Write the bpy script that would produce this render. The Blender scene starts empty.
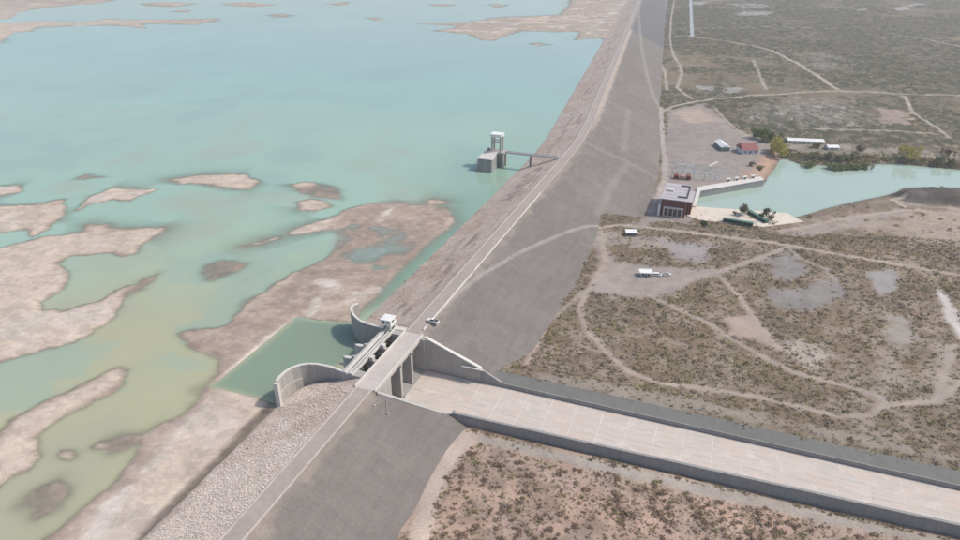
import bpy, math, random
import numpy as np
from mathutils import Vector, Matrix
rad = math.radians
SC = bpy.context.scene
COL = SC.collection
random.seed(4); RNG = np.random.default_rng(7)

# ------------------------------------------------------------------ camera, sky, sun, exposure
PITCH, YAW, FPX = 26.73, 20.71, 685.0
CAM = np.array([133.0, 0.0, 180.0])            # crest of the dam is z = 0
cd = bpy.data.cameras.new('camera'); cam = bpy.data.objects.new('camera', cd); COL.objects.link(cam)
cd.sensor_width = 36; cd.lens = 36 * FPX / 960; cd.clip_start = 1; cd.clip_end = 40000
cam.location = CAM; cam.rotation_euler = (rad(90 - PITCH), 0, rad(YAW)); SC.camera = cam

SUN_EL, SUN_AZ = 50.0, 22.0                     # azimuth measured from +x towards +y
sdir = Vector((math.cos(rad(SUN_EL)) * math.cos(rad(SUN_AZ)), math.cos(rad(SUN_EL)) * math.sin(rad(SUN_AZ)), math.sin(rad(SUN_EL))))
w = bpy.data.worlds.new('World'); SC.world = w; w.use_nodes = True
nt = w.node_tree
sky = nt.nodes.new('ShaderNodeTexSky'); sky.sky_type = 'NISHITA'; sky.sun_disc = False
sky.sun_elevation = rad(SUN_EL); sky.sun_rotation = rad(90 - SUN_AZ); sky.dust_density = 2.5; sky.air_density = 1.0; sky.altitude = 300
bg = nt.nodes['Background']; bg.inputs['Strength'].default_value = 0.145
nt.links.new(sky.outputs[0], bg.inputs[0])
sd_ = bpy.data.lights.new('sun', 'SUN'); sun = bpy.data.objects.new('sun', sd_); COL.objects.link(sun)
sd_.energy = 2.9; sd_.angle = rad(4); sd_.color = (1.0, .935, .84)
sun.rotation_euler = (-sdir).to_track_quat('-Z', 'Y').to_euler()
vs = SC.view_settings; vs.view_transform = 'Standard'; vs.look = 'None'; vs.exposure = 0.1; vs.gamma = 1; vs.use_curve_mapping = False
SC.render.engine = 'CYCLES'
SC.cycles.max_bounces = 6; SC.cycles.volume_bounces = 1; SC.cycles.transparent_max_bounces = 12
SC.cycles.use_denoising = True

# ------------------------------------------------------------------ numeric helpers
TAB = RNG.random((256, 256))
def vnoise(x, y, seed=0):
    xf, yf = np.floor(x), np.floor(y); fx, fy = x - xf, y - yf
    xi = (xf.astype(np.int64) + seed * 37) & 255; yi = (yf.astype(np.int64) + seed * 91) & 255
    fx = fx * fx * (3 - 2 * fx); fy = fy * fy * (3 - 2 * fy); x1 = (xi + 1) & 255; y1 = (yi + 1) & 255
    return (TAB[xi, yi] * (1 - fx) + TAB[x1, yi] * fx) * (1 - fy) + (TAB[xi, y1] * (1 - fx) + TAB[x1, y1] * fx) * fy
def fbm(x, y, s, octv=4, seed=0):
    r = 0; a = .5; f = 1. / s; tot = 0
    for o in range(octv):
        r = r + a * vnoise(x * f + 11.3 * o, y * f + 5.7 * o, seed + o); tot += a; a *= .5; f *= 2.03
    return r / tot
def sstep(a, b, x): t = np.clip((x - a) / (b - a), 0, 1); return t * t * (3 - 2 * t)
def mix(a, b, t): return a * (1 - t) + b * t
def segdist(P, X, Y, closed=True, bound=60.):
    """distance to a polyline and inside flag, evaluated only near it"""
    P = np.asarray(P, float)[:, :2]; d = np.full(X.shape, bound, float); ins = np.zeros(X.shape, bool)
    m = (X > P[:, 0].min() - bound) & (X < P[:, 0].max() + bound) & (Y > P[:, 1].min() - bound) & (Y < P[:, 1].max() + bound)
    if not m.any(): return d, ins
    x, y = X[m], Y[m]; dd = np.full(x.shape, 1e9); ii = np.zeros(x.shape, bool)
    n = len(P)
    for i in range(n if closed else n - 1):
        a, b = P[i], P[(i + 1) % n]; e = b - a; L = e @ e + 1e-9
        t = np.clip(((x - a[0]) * e[0] + (y - a[1]) * e[1]) / L, 0, 1)
        dd = np.minimum(dd, np.hypot(x - a[0] - t * e[0], y - a[1] - t * e[1]))
        if closed:
            c = (a[1] > y) != (b[1] > y)
            with np.errstate(divide='ignore', invalid='ignore'):
                ii ^= c & (x < (b[0] - a[0]) * (y - a[1]) / (b[1] - a[1] + 1e-12) + a[0])
    d[m] = np.minimum(dd, bound); ins[m] = ii
    return d, ins
def sdf(P, X, Y, bound=60.):
    d, i = segdist(P, X, Y, True, bound); return np.where(i, d, -d)

_p, _y = rad(PITCH), rad(YAW)
_fh = np.array([-math.sin(_y), math.cos(_y), 0]); _up = np.array([0, 0, 1.])
_fw = _fh * math.cos(_p) - _up * math.sin(_p); _ri = np.array([math.cos(_y), math.sin(_y), 0]); _cu = np.cross(_ri, _fw)
def ray(u, v): return _fw * FPX + _ri * (u - 480) - _cu * (v - 270)
def at(u, v, z):                                  # photo pixel (960 x 540) on the level plane z
    d = ray(u, v); return CAM + d * ((z - CAM[2]) / d[2])
def ats(px, z): return [at(u, v, z)[:2] for u, v in px]

# ------------------------------------------------------------------ the lie of the land
def axis(y): return -0.118 * 25 * np.logaddexp(0, (np.asarray(y, float) - 620) / 25)
def dslope(y): return np.interp(y, [205, 256, 270, 380, 440, 525, 640, 900, 3000], [2.1, 2.55, 2.67, 2.9, 2.75, 2.15, 2.2, 2.05, 2.0])
USL = 2.6; ZW, ZR = -14.0, -37.0                  # upstream batter, reservoir and river levels
def dam_z(x, y):
    u = x - axis(y)
    return np.where(u > 4, -(u - 4) / dslope(y), np.where(u < -4, (u + 4) / USL, 0.))
RIVER = ats([(697, 197), (762, 185.5), (768, 176), (776, 165), (779, 160), (785, 158.5), (800, 164), (835, 166), (862, 167), (875, 164), (900, 164), (930, 167), (975, 171), (1060, 178),
             (1060, 195), (970, 189), (930, 187.5), (905, 188), (896, 193), (885, 196), (855, 202), (830, 208), (800, 217), (786, 219.5), (740, 214.5), (695, 212.5)], ZR)
BERM = ats([(897, 195), (905, 191), (925, 190), (965, 191), (1040, 197), (1040, 212), (965, 205), (930, 203), (906, 200)], -34.)
def land_z(x, y):
    x = np.asarray(x, float); y = np.asarray(y, float)
    e1 = np.interp(x, [0, 120, 190, 230, 270, 330, 700, 3000], [530, 532, 542, 566, 604, 650, 760, 1200])
    e0 = np.interp(x, [0, 280, 700, 3000], [487, 482, 470, 440])
    z = mix(-18., -33., sstep(0, 1, (y - e0) / (e1 - e0)))
    n = fbm(x, y, 60, 4, 3) - .5
    z = z + n * np.interp(y, [200, 480, 560, 1000, 3000], [.8, 1.6, 1.0, 4, 10]) * sstep(50, 90, x - axis(y)) + (fbm(x, y, 7, 3, 9) - .5) * .5
    z = z + 26 * (fbm(x, y, 900, 3, 21) - .5) * sstep(1300, 3500, y)
    # backfill behind the far chute wall, cut for the chute itself
    z = np.where((y > 256) & (y < 300), mix(np.minimum(np.maximum(z, -15.2), -14.6), z, sstep(264, 292, y)), z)
    z = np.where((y < 223), mix(z, -17.6 + .3 * n, sstep(160, 205, y)), z)
    z = np.where((y > 222.3 + np.clip(x - 36, 0, 434) * .03) & (y < 261.5) & (x > -30), -22.5, z)
    # flat works platform round the powerhouse and the yard
    pl = sstep(60, 70, x) * (1 - sstep(185, 200, x)) * sstep(534, 545, y) * (1 - sstep(790, 830, y))
    z = mix(z, -32.4, pl)
    m = (x > 60) & (x < 900) & (y > 500) & (y < 1000)
    if np.any(m):
        r = np.full(x.shape, -60.); r[m] = sdf(RIVER, x[m], y[m])
        z = np.where(r > -60, np.minimum(z, np.where(r < 0, ZR + .25 - r * .30, ZR + .25 - np.minimum(r * .4, 5))), z)
        b = np.full(x.shape, -60.); b[m] = sdf(BERM, x[m], y[m])
        z = np.where(b > -12, np.maximum(z, ZR + np.clip((b + 6) * .75, -1, 8)), z)
    return z
def full_z(x, y): return np.maximum(land_z(x, y), dam_z(x, y))
def onto(px, fn=full_z):                           # photo pixels on the ground surface they show
    out = []
    for u, v in px:
        d = ray(u, v); zs = np.arange(2, -60, -.25); t = (zs - CAM[2]) / d[2]
        P = CAM[None] + t[:, None] * d[None]; h = fn(P[:, 0], P[:, 1]); k = np.argmax(zs <= h)
        out.append(P[k] if (zs <= h).any() else at(u, v, -33.))
    return np.array(out)

# ------------------------------------------------------------------ mesh helpers
def mesh_np(name, V, F, smooth=False):
    V = np.asarray(V, np.float32); F = np.asarray(F, np.int32); me = bpy.data.meshes.new(name)
    me.vertices.add(len(V)); me.vertices.foreach_set('co', V.ravel())
    k = F.shape[1]; me.loops.add(F.size); me.loops.foreach_set('vertex_index', F.ravel())
    me.polygons.add(len(F)); me.polygons.foreach_set('loop_start', np.arange(len(F), dtype=np.int32) * k)
    me.polygons.foreach_set('use_smooth', np.full(len(F), smooth)); me.update(calc_edges=True)
    return me
def vcol(me, name, C):
    C = np.asarray(C, np.float32)
    if C.ndim == 1:
        me.attributes.new(name, 'FLOAT', 'POINT').data.foreach_set('value', C)
    else:
        a = np.ones((len(C), 4), np.float32); a[:, :3] = C
        me.attributes.new(name, 'FLOAT_COLOR', 'POINT').data.foreach_set('color', a.ravel())
def grid_faces(nr, nc):
    i = np.arange(nr - 1)[:, None] * nc + np.arange(nc - 1)[None]; i = i.ravel()
    return np.stack([i, i + 1, i + nc + 1, i + nc], 1)
def link(name, me, m=None, parent=None, **kw):
    o = bpy.data.objects.new(name, me); COL.objects.link(o)
    if m is not None and me is not None and not me.materials: me.materials.append(m)
    if parent is not None: o.parent = parent
    for k, v in kw.items(): o[k] = v
    return o
def struct(name, me, m=None): return link(name, me, m, kind='structure')
def thing(name, label, cat, loc=(0, 0, 0), rz=0., group=None):
    o = bpy.data.objects.new(name, None); COL.objects.link(o); o.location = loc; o.rotation_euler = (0, 0, rz); o.empty_display_size = .5
    o['label'] = label; o['category'] = cat
    if group: o['group'] = group
    return o
class MB:
    def __init__(s): s.v = []; s.f = []
    def quad8(s, P):                                # bottom 4 (ccw), top 4
        b = len(s.v); s.v += [tuple(p) for p in P]
        s.f += [tuple(b + i for i in q) for q in ((3, 2, 1, 0), (4, 5, 6, 7), (0, 1, 5, 4), (1, 2, 6, 5), (2, 3, 7, 6), (3, 0, 4, 7))]; return s
    def box(s, x0, x1, y0, y1, z0, z1):
        return s.quad8([(x0, y0, z0), (x1, y0, z0), (x1, y1, z0), (x0, y1, z0), (x0, y0, z1), (x1, y0, z1), (x1, y1, z1), (x0, y1, z1)])
    def prism(s, poly, z0, z1):                     # z1 may be a list
        n = len(poly); b = len(s.v); zt = z1 if hasattr(z1, '__len__') else [z1] * n; zb = z0 if hasattr(z0, '__len__') else [z0] * n
        s.v += [(p[0], p[1], zb[i]) for i, p in enumerate(poly)] + [(p[0], p[1], zt[i]) for i, p in enumerate(poly)]
        s.f += [tuple(b + i for i in reversed(range(n))), tuple(b + n + i for i in range(n))]
        s.f += [(b + i, b + (i + 1) % n, b + n + (i + 1) % n, b + n + i) for i in range(n)]; return s
    def prismy(s, prof, y0, y1):                    # profile in x,z extruded along y
        n = len(prof); b = len(s.v)
        s.v += [(p[0], y0, p[1]) for p in prof] + [(p[0], y1, p[1]) for p in prof]
        s.f += [tuple(b + i for i in range(n)), tuple(b + n + i for i in reversed(range(n)))]
        s.f += [(b + (i + 1) % n, b + i, b + n + i, b + n + (i + 1) % n) for i in range(n)]; return s
    def tube(s, p, q, r, n=8, r2=None):
        p, q = Vector(p), Vector(q); d = (q - p).normalized(); a = d.orthogonal().normalized(); c = d.cross(a); b = len(s.v); r2 = r if r2 is None else r2
        for P, R in ((p, r), (q, r2)):
            for i in range(n):
                t = 2 * math.pi * i / n; s.v.append(tuple(P + R * (math.cos(t) * a + math.sin(t) * c)))
        s.f += [tuple(b + i for i in reversed(range(n))), tuple(b + n + i for i in range(n))]
        s.f += [(b + i, b + (i + 1) % n, b + n + (i + 1) % n, b + n + i) for i in range(n)]; return s
    def mesh(s, name='m', bevel=0.):
        me = bpy.data.meshes.new(name); me.from_pydata(s.v, [], s.f); me.update()
        if bevel:
            import bmesh
            bm = bmesh.new(); bm.from_mesh(me); bmesh.ops.recalc_face_normals(bm, faces=bm.faces)
            bmesh.ops.bevel(bm, geom=list(bm.edges), offset=bevel, segments=1, affect='EDGES', clamp_overlap=True); bm.to_mesh(me); bm.free()
        return me
    def build(s, name, m, parent=None, bevel=0., **kw):
        return link(name, s.mesh(name, bevel), m, parent, **kw)

# ------------------------------------------------------------------ materials
def newmat(name):
    m = bpy.data.materials.new(name); m.use_nodes = True; t = m.node_tree; b = t.nodes['Principled BSDF']; return m, t, b
def N(t, kind, **kw):
    n = t.nodes.new(kind)
    for k, v in kw.items():
        if hasattr(n, k): setattr(n, k, v)
        else: n.inputs[k].default_value = v
    return n
def wcoord(t, scale=(1, 1, 1)):
    g = N(t, 'ShaderNodeNewGeometry'); mp = N(t, 'ShaderNodeMapping'); mp.inputs['Scale'].default_value = scale
    t.links.new(g.outputs['Position'], mp.inputs[0]); return mp.outputs[0]
def noise(t, co, scale, detail=4, rough=.6):
    n = N(t, 'ShaderNodeTexNoise'); n.inputs['Scale'].default_value = scale; n.inputs['Detail'].default_value = detail; n.inputs['Roughness'].default_value = rough
    t.links.new(co, n.inputs['Vector']); return n.outputs['Fac']
def ramp(t, fac, lo, hi, a=0., b=1.):
    n = N(t, 'ShaderNodeMapRange'); n.inputs[1].default_value = lo; n.inputs[2].default_value = hi; n.inputs[3].default_value = a; n.inputs[4].default_value = b
    t.links.new(fac, n.inputs[0]); return n.outputs[0]
def mixc(t, fac, A, B, mode='MIX'):
    n = N(t, 'ShaderNodeMix'); n.data_type = 'RGBA'; n.blend_type = mode
    for s, v in ((n.inputs[0], fac), (n.inputs[6], A), (n.inputs[7], B)):
        if hasattr(v, 'is_linked'): t.links.new(v, s)
        elif isinstance(v, (int, float)): s.default_value = v
        else: s.default_value = (*v, 1)
    return n.outputs[2]
def bump(t, b, h, strength=.5, dist=.3):
    n = N(t, 'ShaderNodeBump'); n.inputs['Strength'].default_value = strength; n.inputs['Distance'].default_value = dist
    t.links.new(h, n.inputs['Height']); t.links.new(n.outputs[0], b.inputs['Normal'])
def attr(t, name, out='Color'):
    n = N(t, 'ShaderNodeAttribute'); n.attribute_name = name; return n.outputs[out]
def mulv(t, col, f):                               # colour times a scalar socket
    n = N(t, 'ShaderNodeVectorMath'); n.operation = 'SCALE'; t.links.new(col, n.inputs[0]); t.links.new(f, n.inputs['Scale']); return n.outputs[0]

def plain(name, col, rough=.7, var=.12, scale=.8, metal=0., streak=0., stain=None):
    """painted or cast surface with mottling, optional vertical streaks and stains"""
    m, t, b = newmat(name); co = wcoord(t); n1 = noise(t, co, scale, 5); n2 = noise(t, co, scale * .13, 3)
    f = ramp(t, n1, .3, .7, 1 - var, 1 + var); c = N(t, 'ShaderNodeRGB'); c.outputs[0].default_value = (*col, 1)
    k = mulv(t, c.outputs[0], f); k = mulv(t, k, ramp(t, n2, .3, .7, 1 - var * .8, 1 + var * .8))
    if streak:
        co2 = wcoord(t, (1, 1, .07)); k = mulv(t, k, ramp(t, noise(t, co2, 1.1, 4), .35, .7, 1 - streak, 1 + streak * .4))
    if stain:
        k = mixc(t, ramp(t, noise(t, co, .11, 5, .65), .5, .72, 0, .7), k, stain)
    t.links.new(k, b.inputs['Base Color']); b.inputs['Roughness'].default_value = rough; b.inputs['Metallic'].default_value = metal
    bump(t, b, n1, .25, .08); return m

M = {}
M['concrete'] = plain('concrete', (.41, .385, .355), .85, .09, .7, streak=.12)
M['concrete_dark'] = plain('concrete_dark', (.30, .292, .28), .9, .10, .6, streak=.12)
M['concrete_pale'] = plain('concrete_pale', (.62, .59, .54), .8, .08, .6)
M['apron'] = plain('apron', (.66, .58, .48), .85, .08, .3, stain=(.5, .46, .38))
M['deck_pale'] = plain('deck_pale', (.52, .465, .42), .85, .09, .5, stain=(.46, .41, .37))
M['slab'] = plain('slab', (.56, .50, .45), .85, .07, .5, stain=(.60, .47, .40))
M['joint'] = plain('joint', (.68, .635, .59), .9, .1, .6)
M['white'] = plain('white', (.78, .77, .74), .5, .05, .5)
M['crane_paint'] = plain('crane_paint', (.74, .74, .66), .5, .08, .5)
M['dark'] = plain('dark', (.04, .042, .045), .5, .2, 1.)
M['glass'] = plain('glass', (.02, .025, .03), .08, .1, 1.)
M['gate_steel'] = plain('gate_steel', (.16, .17, .165), .55, .2, .6, metal=.3)
M['steel'] = plain('steel', (.45, .46, .45), .5, .15, .6, metal=.4)
M['dark_steel'] = plain('dark_steel', (.12, .12, .115), .6, .2, .6, metal=.3)
M['brick_red'] = plain('brick_red', (.13, .036, .036), .7, .15, .7)
M['roof_lavender'] = plain('roof_lavender', (.46, .43, .44), .6, .06, .3)
M['roof_red'] = plain('roof_red', (.21, .03, .035), .55, .15, .5)
M['wall_blue'] = plain('wall_blue', (.46, .48, .54), .7, .06, .4)
M['shed_green'] = plain('shed_green', (.12, .20, .17), .6, .1, .4)
M['gate_green'] = plain('gate_green', (.07, .17, .125), .5, .2, .5)
M['rust'] = plain('rust', (.30, .09, .05), .7, .2, .6)
M['tan_paint'] = plain('tan_paint', (.55, .42, .33), .6, .1, .6)
M['rubber'] = plain('rubber', (.025, .025, .025), .8, .1, 1.)
M['asphalt'] = plain('asphalt', (.365, .312, .278), .9, .09, .35, stain=(.325, .28, .25))
M['kerb'] = plain('kerb', (.50, .45, .41), .85, .12, .5)
M['bark'] = plain('bark', (.12, .09, .07), .9, .2, 2.)

def ground_mat():
    m, t, b = newmat('ground_soil'); c = attr(t, 'col'); v = attr(t, 'veg', 'Fac'); fa = attr(t, 'far', 'Fac'); co = wcoord(t)
    n1 = noise(t, co, .9, 5, .65); n2 = noise(t, co, .12, 4); n3 = noise(t, co, .03, 4)
    c = mulv(t, c, ramp(t, n1, .25, .75, .80, 1.2)); c = mulv(t, c, ramp(t, n2, .3, .7, .84, 1.16))
    c = mixc(t, ramp(t, n3, .45, .65, 0, .3), c, (.27, .245, .225))
    # low dry cover between the bushes
    sp = noise(t, co, .42, 5, .7); s2 = N(t, 'ShaderNodeMath'); s2.operation = 'SUBTRACT'; t.links.new(sp, s2.inputs[0]); t.links.new(ramp(t, v, 0, 1, .72, .40), s2.inputs[1])
    k = ramp(t, s2.outputs[0], 0, .10, 0, .85); vc = mixc(t, noise(t, co, .05, 3), (.195, .16, .095), (.165, .138, .098)); vc = mulv(t, vc, ramp(t, n1, .3, .7, .75, 1.25))
    kk = N(t, 'ShaderNodeMath'); kk.operation = 'MULTIPLY'; t.links.new(k, kk.inputs[0]); t.links.new(ramp(t, v, 0, .15, 0, 1), kk.inputs[1])
    c = mixc(t, kk.outputs[0], c, vc)
    q = ramp(t, noise(t, wcoord(t, (1, .6, 1)), .085, 7, .8), .42, .52, 0, 1); mu = N(t, 'ShaderNodeMath'); mu.operation = 'MULTIPLY'; t.links.new(q, mu.inputs[0]); t.links.new(ramp(t, v, .12, .55, 0, .9), mu.inputs[1])
    mu2 = N(t, 'ShaderNodeMath'); mu2.operation = 'MULTIPLY'; t.links.new(mu.outputs[0], mu2.inputs[0]); t.links.new(fa, mu2.inputs[1]); c = mixc(t, mu2.outputs[0], c, (.062, .066, .042))
    t.links.new(c, b.inputs['Base Color']); b.inputs['Roughness'].default_value = .95; b.inputs['Specular IOR Level'].default_value = .15
    bump(t, b, n1, .5, .35); return m
M['ground'] = ground_mat()
def bed_mat():
    m, t, b = newmat('lakebed_silt'); c = attr(t, 'col'); co = wcoord(t); n1 = noise(t, co, .35, 5); n2 = noise(t, co, .05, 5, .6)
    c = mulv(t, c, ramp(t, n1, .3, .7, .92, 1.08)); c = mulv(t, c, ramp(t, n2, .3, .7, .9, 1.08))
    k1 = noise(t, wcoord(t, (.7, 1, 1)), .14, 9, .72); c = mulv(t, c, ramp(t, k1, .49, .525, 1.0, .86)); k2 = noise(t, co, .23, 8, .7); c = mulv(t, c, ramp(t, k2, .57, .60, 1.0, 1.13))
    k3 = noise(t, co, 1.6, 3, .6); c = mulv(t, c, ramp(t, k3, .66, .70, 1.0, .74))
    t.links.new(c, b.inputs['Base Color']); b.inputs['Roughness'].default_value = .9; b.inputs['Specular IOR Level'].default_value = .2; bump(t, b, n1, .15, .15); return m
M['bed'] = bed_mat()
def face_mat(name, bumpd, sc, lo, hi):
    m, t, b = newmat(name); c = attr(t, 'col'); co = wcoord(t); n1 = noise(t, co, sc, 6, .75); n2 = noise(t, co, .06, 4); co2 = wcoord(t, (1, .12, 1)); n3 = noise(t, co2, .35, 4)
    c = mulv(t, c, ramp(t, n1, .25, .75, lo, hi)); c = mulv(t, c, ramp(t, n2, .3, .7, .93, 1.07)); c = mulv(t, c, ramp(t, n3, .3, .7, .92, 1.08)); co3 = wcoord(t, (.12, 1, .5)); c = mulv(t, c, ramp(t, noise(t, co3, .30, 5, .7), .3, .7, .93, 1.07))
    t.links.new(c, b.inputs['Base Color']); b.inputs['Roughness'].default_value = .95; b.inputs['Specular IOR Level'].default_value = .15; bump(t, b, n1, .6, bumpd); return m
M['gravel'] = face_mat('gravel_face', .18, 1.1, .78, 1.22)
M['riprap'] = face_mat('riprap_face', .5, .8, .72, 1.22)
def rock_mat(name):
    m, t, b = newmat(name); c = attr(t, 'col'); n1 = noise(t, wcoord(t), 2.5, 4); t.links.new(mulv(t, c, ramp(t, n1, .3, .7, .8, 1.2)), b.inputs['Base Color'])
    b.inputs['Roughness'].default_value = .95; b.inputs['Specular IOR Level'].default_value = .15; return m
M['rock'] = rock_mat('stone')
def leaf_mat(name, tr=.15):
    m, t, b = newmat(name); c = attr(t, 'col'); t.links.new(c, b.inputs['Base Color']); b.inputs['Roughness'].default_value = .8; b.inputs['Specular IOR Level'].default_value = .15
    return m
M['leaf'] = leaf_mat('foliage')
def water_mat(name, ripple):
    m, t, b = newmat(name); c = attr(t, 'col'); d = attr(t, 'depth', 'Fac'); co = wcoord(t); n2 = noise(t, co, .006, 4)
    b.inputs['Roughness'].default_value = .06; b.inputs['IOR'].default_value = 1.33; b.inputs['Specular IOR Level'].default_value = .5
    c = mulv(t, c, ramp(t, n2, .3, .7, .96, 1.04)); t.links.new(c, b.inputs['Base Color'])
    n1 = noise(t, co, ripple, 4, .6); bump(t, b, n1, .05, .2)
    tr = N(t, 'ShaderNodeBsdfTransparent'); mx = N(t, 'ShaderNodeMixShader'); out = t.nodes['Material Output']
    e = N(t, 'ShaderNodeMath'); e.operation = 'MULTIPLY'; e.inputs[1].default_value = -4.2; t.links.new(d, e.inputs[0])
    ex = N(t, 'ShaderNodeMath'); ex.operation = 'EXPONENT'; t.links.new(e.outputs[0], ex.inputs[0])
    cl = N(t, 'ShaderNodeMath'); cl.operation = 'MINIMUM'; cl.inputs[1].default_value = .88; t.links.new(ex.outputs[0], cl.inputs[0])
    t.links.new(cl.outputs[0], mx.inputs[0]); t.links.new(b.outputs[0], mx.inputs[1]); t.links.new(tr.outputs[0], mx.inputs[2]); t.links.new(mx.outputs[0], out.inputs['Surface']); return m
M['water'] = water_mat('turbid_water', .25)

# ------------------------------------------------------------------ reservoir: silt bed with bars, and turbid water
def spaced(a, b, fine, g, ref):
    out = [a]
    while out[-1] < b: out.append(out[-1] + max(fine, g * abs(out[-1] - ref)))
    return np.array(out)
BARS = [
 [(0,206),(40,204),(62,200),(63,214),(45,230),(33,236),(26,229),(0,233),(-60,236),(-60,208)],
 [(-40,190),(0,187),(20,186),(22,191),(0,195),(-40,198)],
 [(77,210),(90,197),(113,187),(133,189),(157,189),(150,193),(137,196),(133,203),(110,200),(87,205)],
 [(167,180),(187,177),(213,174),(247,174),(257,182),(247,189),(227,188),(200,185),(180,184)],
 [(-120,262),(0,249),(43,238),(85,232),(87,225),(103,225),(110,230),(167,227),(165,231),(143,243),(135,253),(122,255),(113,252),(70,255),(60,263),(67,278),(63,290),(43,302),(43,310),(67,310),(100,300),(117,290),(157,275),(125,294),(123,307),(113,320),(83,338),(75,344),(40,350),(0,362),(-120,400)],
 [(-40,460),(0,435),(13,420),(53,397),(97,377),(117,367),(127,370),(123,387),(97,403),(57,423),(40,437),(38,450),(43,457),(30,470),(13,477),(0,490),(-40,520)],
 [(55,455),(60,450),(70,450),(75,455),(71,460),(60,460)],
 [(93,446),(100,442),(111,445),(108,449),(97,449)],
 [(203,389),(213,385),(240,391),(272,400),(267,411),(285,420),(170,560),(100,620),(-60,760),(-80,700),(47,540),(83,510),(110,490),(123,473),(137,453),(143,437),(163,422),(180,417),(200,400)],
 [(180,333),(230,327),(240,313),(267,290),(293,273),(323,260),(340,248),(350,229),(327,230),(290,236),(287,232),(307,225),(340,215),(343,210),(367,205),(393,203),(430,205),(447,210),(453,223),(440,233),(427,243),(413,257),(397,270),(378,293),(362,306),(353,322),(330,322),(297,318),(262,348),(223,387),(205,389),(218,373),(218,360),(190,345)],
 [(423,202),(432,199),(447,202),(440,205),(427,205)],
 [(293,185),(305,182),(317,183),(314,188),(300,188)], [(292,202),(308,199),(327,200),(333,207),(315,212),(301,210)],
 [(243,247),(262,241),(281,236),(281,238),(262,244)],
 [(-400,-40),(140,-6),(97,4),(75,5),(40,8),(18,13),(13,18),(0,20),(-100,22)],
 [(-100,24),(0,23),(37,21),(82,22),(110,19),(135,20),(222,19),(195,25),(175,24),(140,23),(147,29),(125,26),(110,25),(75,26),(37,27),(32,31),(15,33),(0,43),(-60,50)],
 [(140,4),(165,2),(200,4),(170,7),(150,6)], [(220,4),(248,2),(277,5),(255,7),(235,6)], [(170,12),(185,10),(196,11),(182,13)], [(270,15),(282,14),(290,16),(280,18)], [(365,18),(375,17),(385,19),(375,21)], [(325,4),(345,2),(352,4),(338,6)], [(425,5),(440,4),(455,5),(440,6)], [(488,5),(498,4),(507,5),(498,7)],
 [(415,24),(467,22),(492,18),(560,15),(572,1),(560,-12),(680,-14),(640,10),(612,45),(600,38),(575,40),(580,32),(520,31),(500,38),(495,41),(482,41),(467,34),(430,31),(450,29),(457,26)],
 [(530,45),(537,43.5),(548,45),(538,46)],
]
SHOALS = [[(203,267),(223,260),(247,263),(240,268),(213,278),(205,273)], [(30,493),(58,480),(66,488),(55,508),(40,514),(25,502)], [(105,441),(125,436),(142,438),(130,446),(112,450)],
          [(70,180),(85,175),(105,177),(85,180)], [(296,190),(322,184),(340,190),(342,200),(322,198)], [(140,440),(165,425),(180,440),(150,470)], [(120,300),(140,280),(160,273),(140,290)]]
uL = -spaced(16, 12000, 1.9, .0085, 16)[::-1]; yL = np.concatenate([-spaced(-70, 900, 6, .04, -70)[::-1][:-1], spaced(70, 9000, 1.9, .0065, 70)])
UU, YY = np.meshgrid(uL, yL); XX = UU + axis(YY); X, Y = XX.ravel(), YY.ravel()
scl = np.clip(np.hypot(X - CAM[0], Y) / 300, 1, 8)
warp = (fbm(X, Y, 6, 4, 31) - .5) * 4.5 * scl ** .5 + (fbm(X, Y, 30, 3, 33) - .5) * 5 * scl ** .7
sd = np.full(X.shape, -60.)
for P in BARS: sd = np.maximum(sd, sdf(ats(P, ZW), X, Y))
sdw = sd + warp * sstep(-25, 0, sd) * (1 - .45 * sstep(0, 14, sd))
sh = np.full(X.shape, -60.)
for P in SHOALS: sh = np.maximum(sh, sdf(ats(P, ZW), X, Y))
shw = sh + warp
bed = np.where(sdw > 0, np.minimum(sdw * .16 + .02, .3 + sdw * .03), np.maximum(sdw * mix(.035, .26, sstep(.40, .58, fbm(X, Y, 55, 4, 44))) - .05, -3))
bed = np.where(sdw > 0, np.minimum(bed, .8) + (fbm(X, Y, 22, 4, 41) - .42) * .55 * sstep(1, 8, sdw), bed)
bed = np.maximum(bed, np.where(shw > -20, -.02 + np.clip(shw * .12, -2, .06) + (fbm(X, Y, 9, 4, 43) - .52) * .35, -3))
# half drained flats with puddles north of the spillway inlet, ditch along the riprap south of it
fl = sdf(ats([(335,232),(350,222),(400,228),(430,235),(400,268),(370,275),(330,262)], ZW), X, Y)
bed = np.where(fl > -6, mix(bed, (fbm(X, Y, 16, 4, 47) - .56) * 1.6, sstep(-6, 6, fl)), bed)
dit = segdist([at(u, v, ZW) for u, v in [(268,411),(250,428),(231,450),(212,470),(196,486),(164,518),(140,545)]], X, Y, False)[0]
sx = warp * .35 + sdf(ats([(213,386),(262,349),(297,319),(330,323),(353,324),(372,345),(330,368),(285,385),(280,402),(272,399),(240,391)], ZW), X, Y)
bed = np.where(sx > -1.2, np.minimum(bed, -.9 - np.clip(sx + 3, 0, 20) * .5), bed)
n1 = fbm(X, Y, 30, 5, 51)[:, None]; n2 = fbm(X, Y, 8, 4, 52)[:, None]
dry = np.array([.575, .47, .38]); damp = np.array([.37, .29, .225]); wet = np.array([.25, .215, .18]); crust = np.array([.60, .53, .475])
c = mix(damp, dry, sstep(.25, .75, (bed / .62)[:, None] + (n1 - .5) * .9)); c = mix(wet, c, sstep(.0, .16, bed)[:, None])
c = mix(c, crust, sstep(.56, .68, n1) * sstep(.3, .5, bed)[:, None] * .6)
rb = sdf(ats([(180,333),(240,313),(293,273),(343,210),(393,200),(460,205),(440,250),(380,295),(353,324),(297,318),(223,388),(170,440),(60,560),(20,540),(160,420)], ZW), X, Y)
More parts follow.
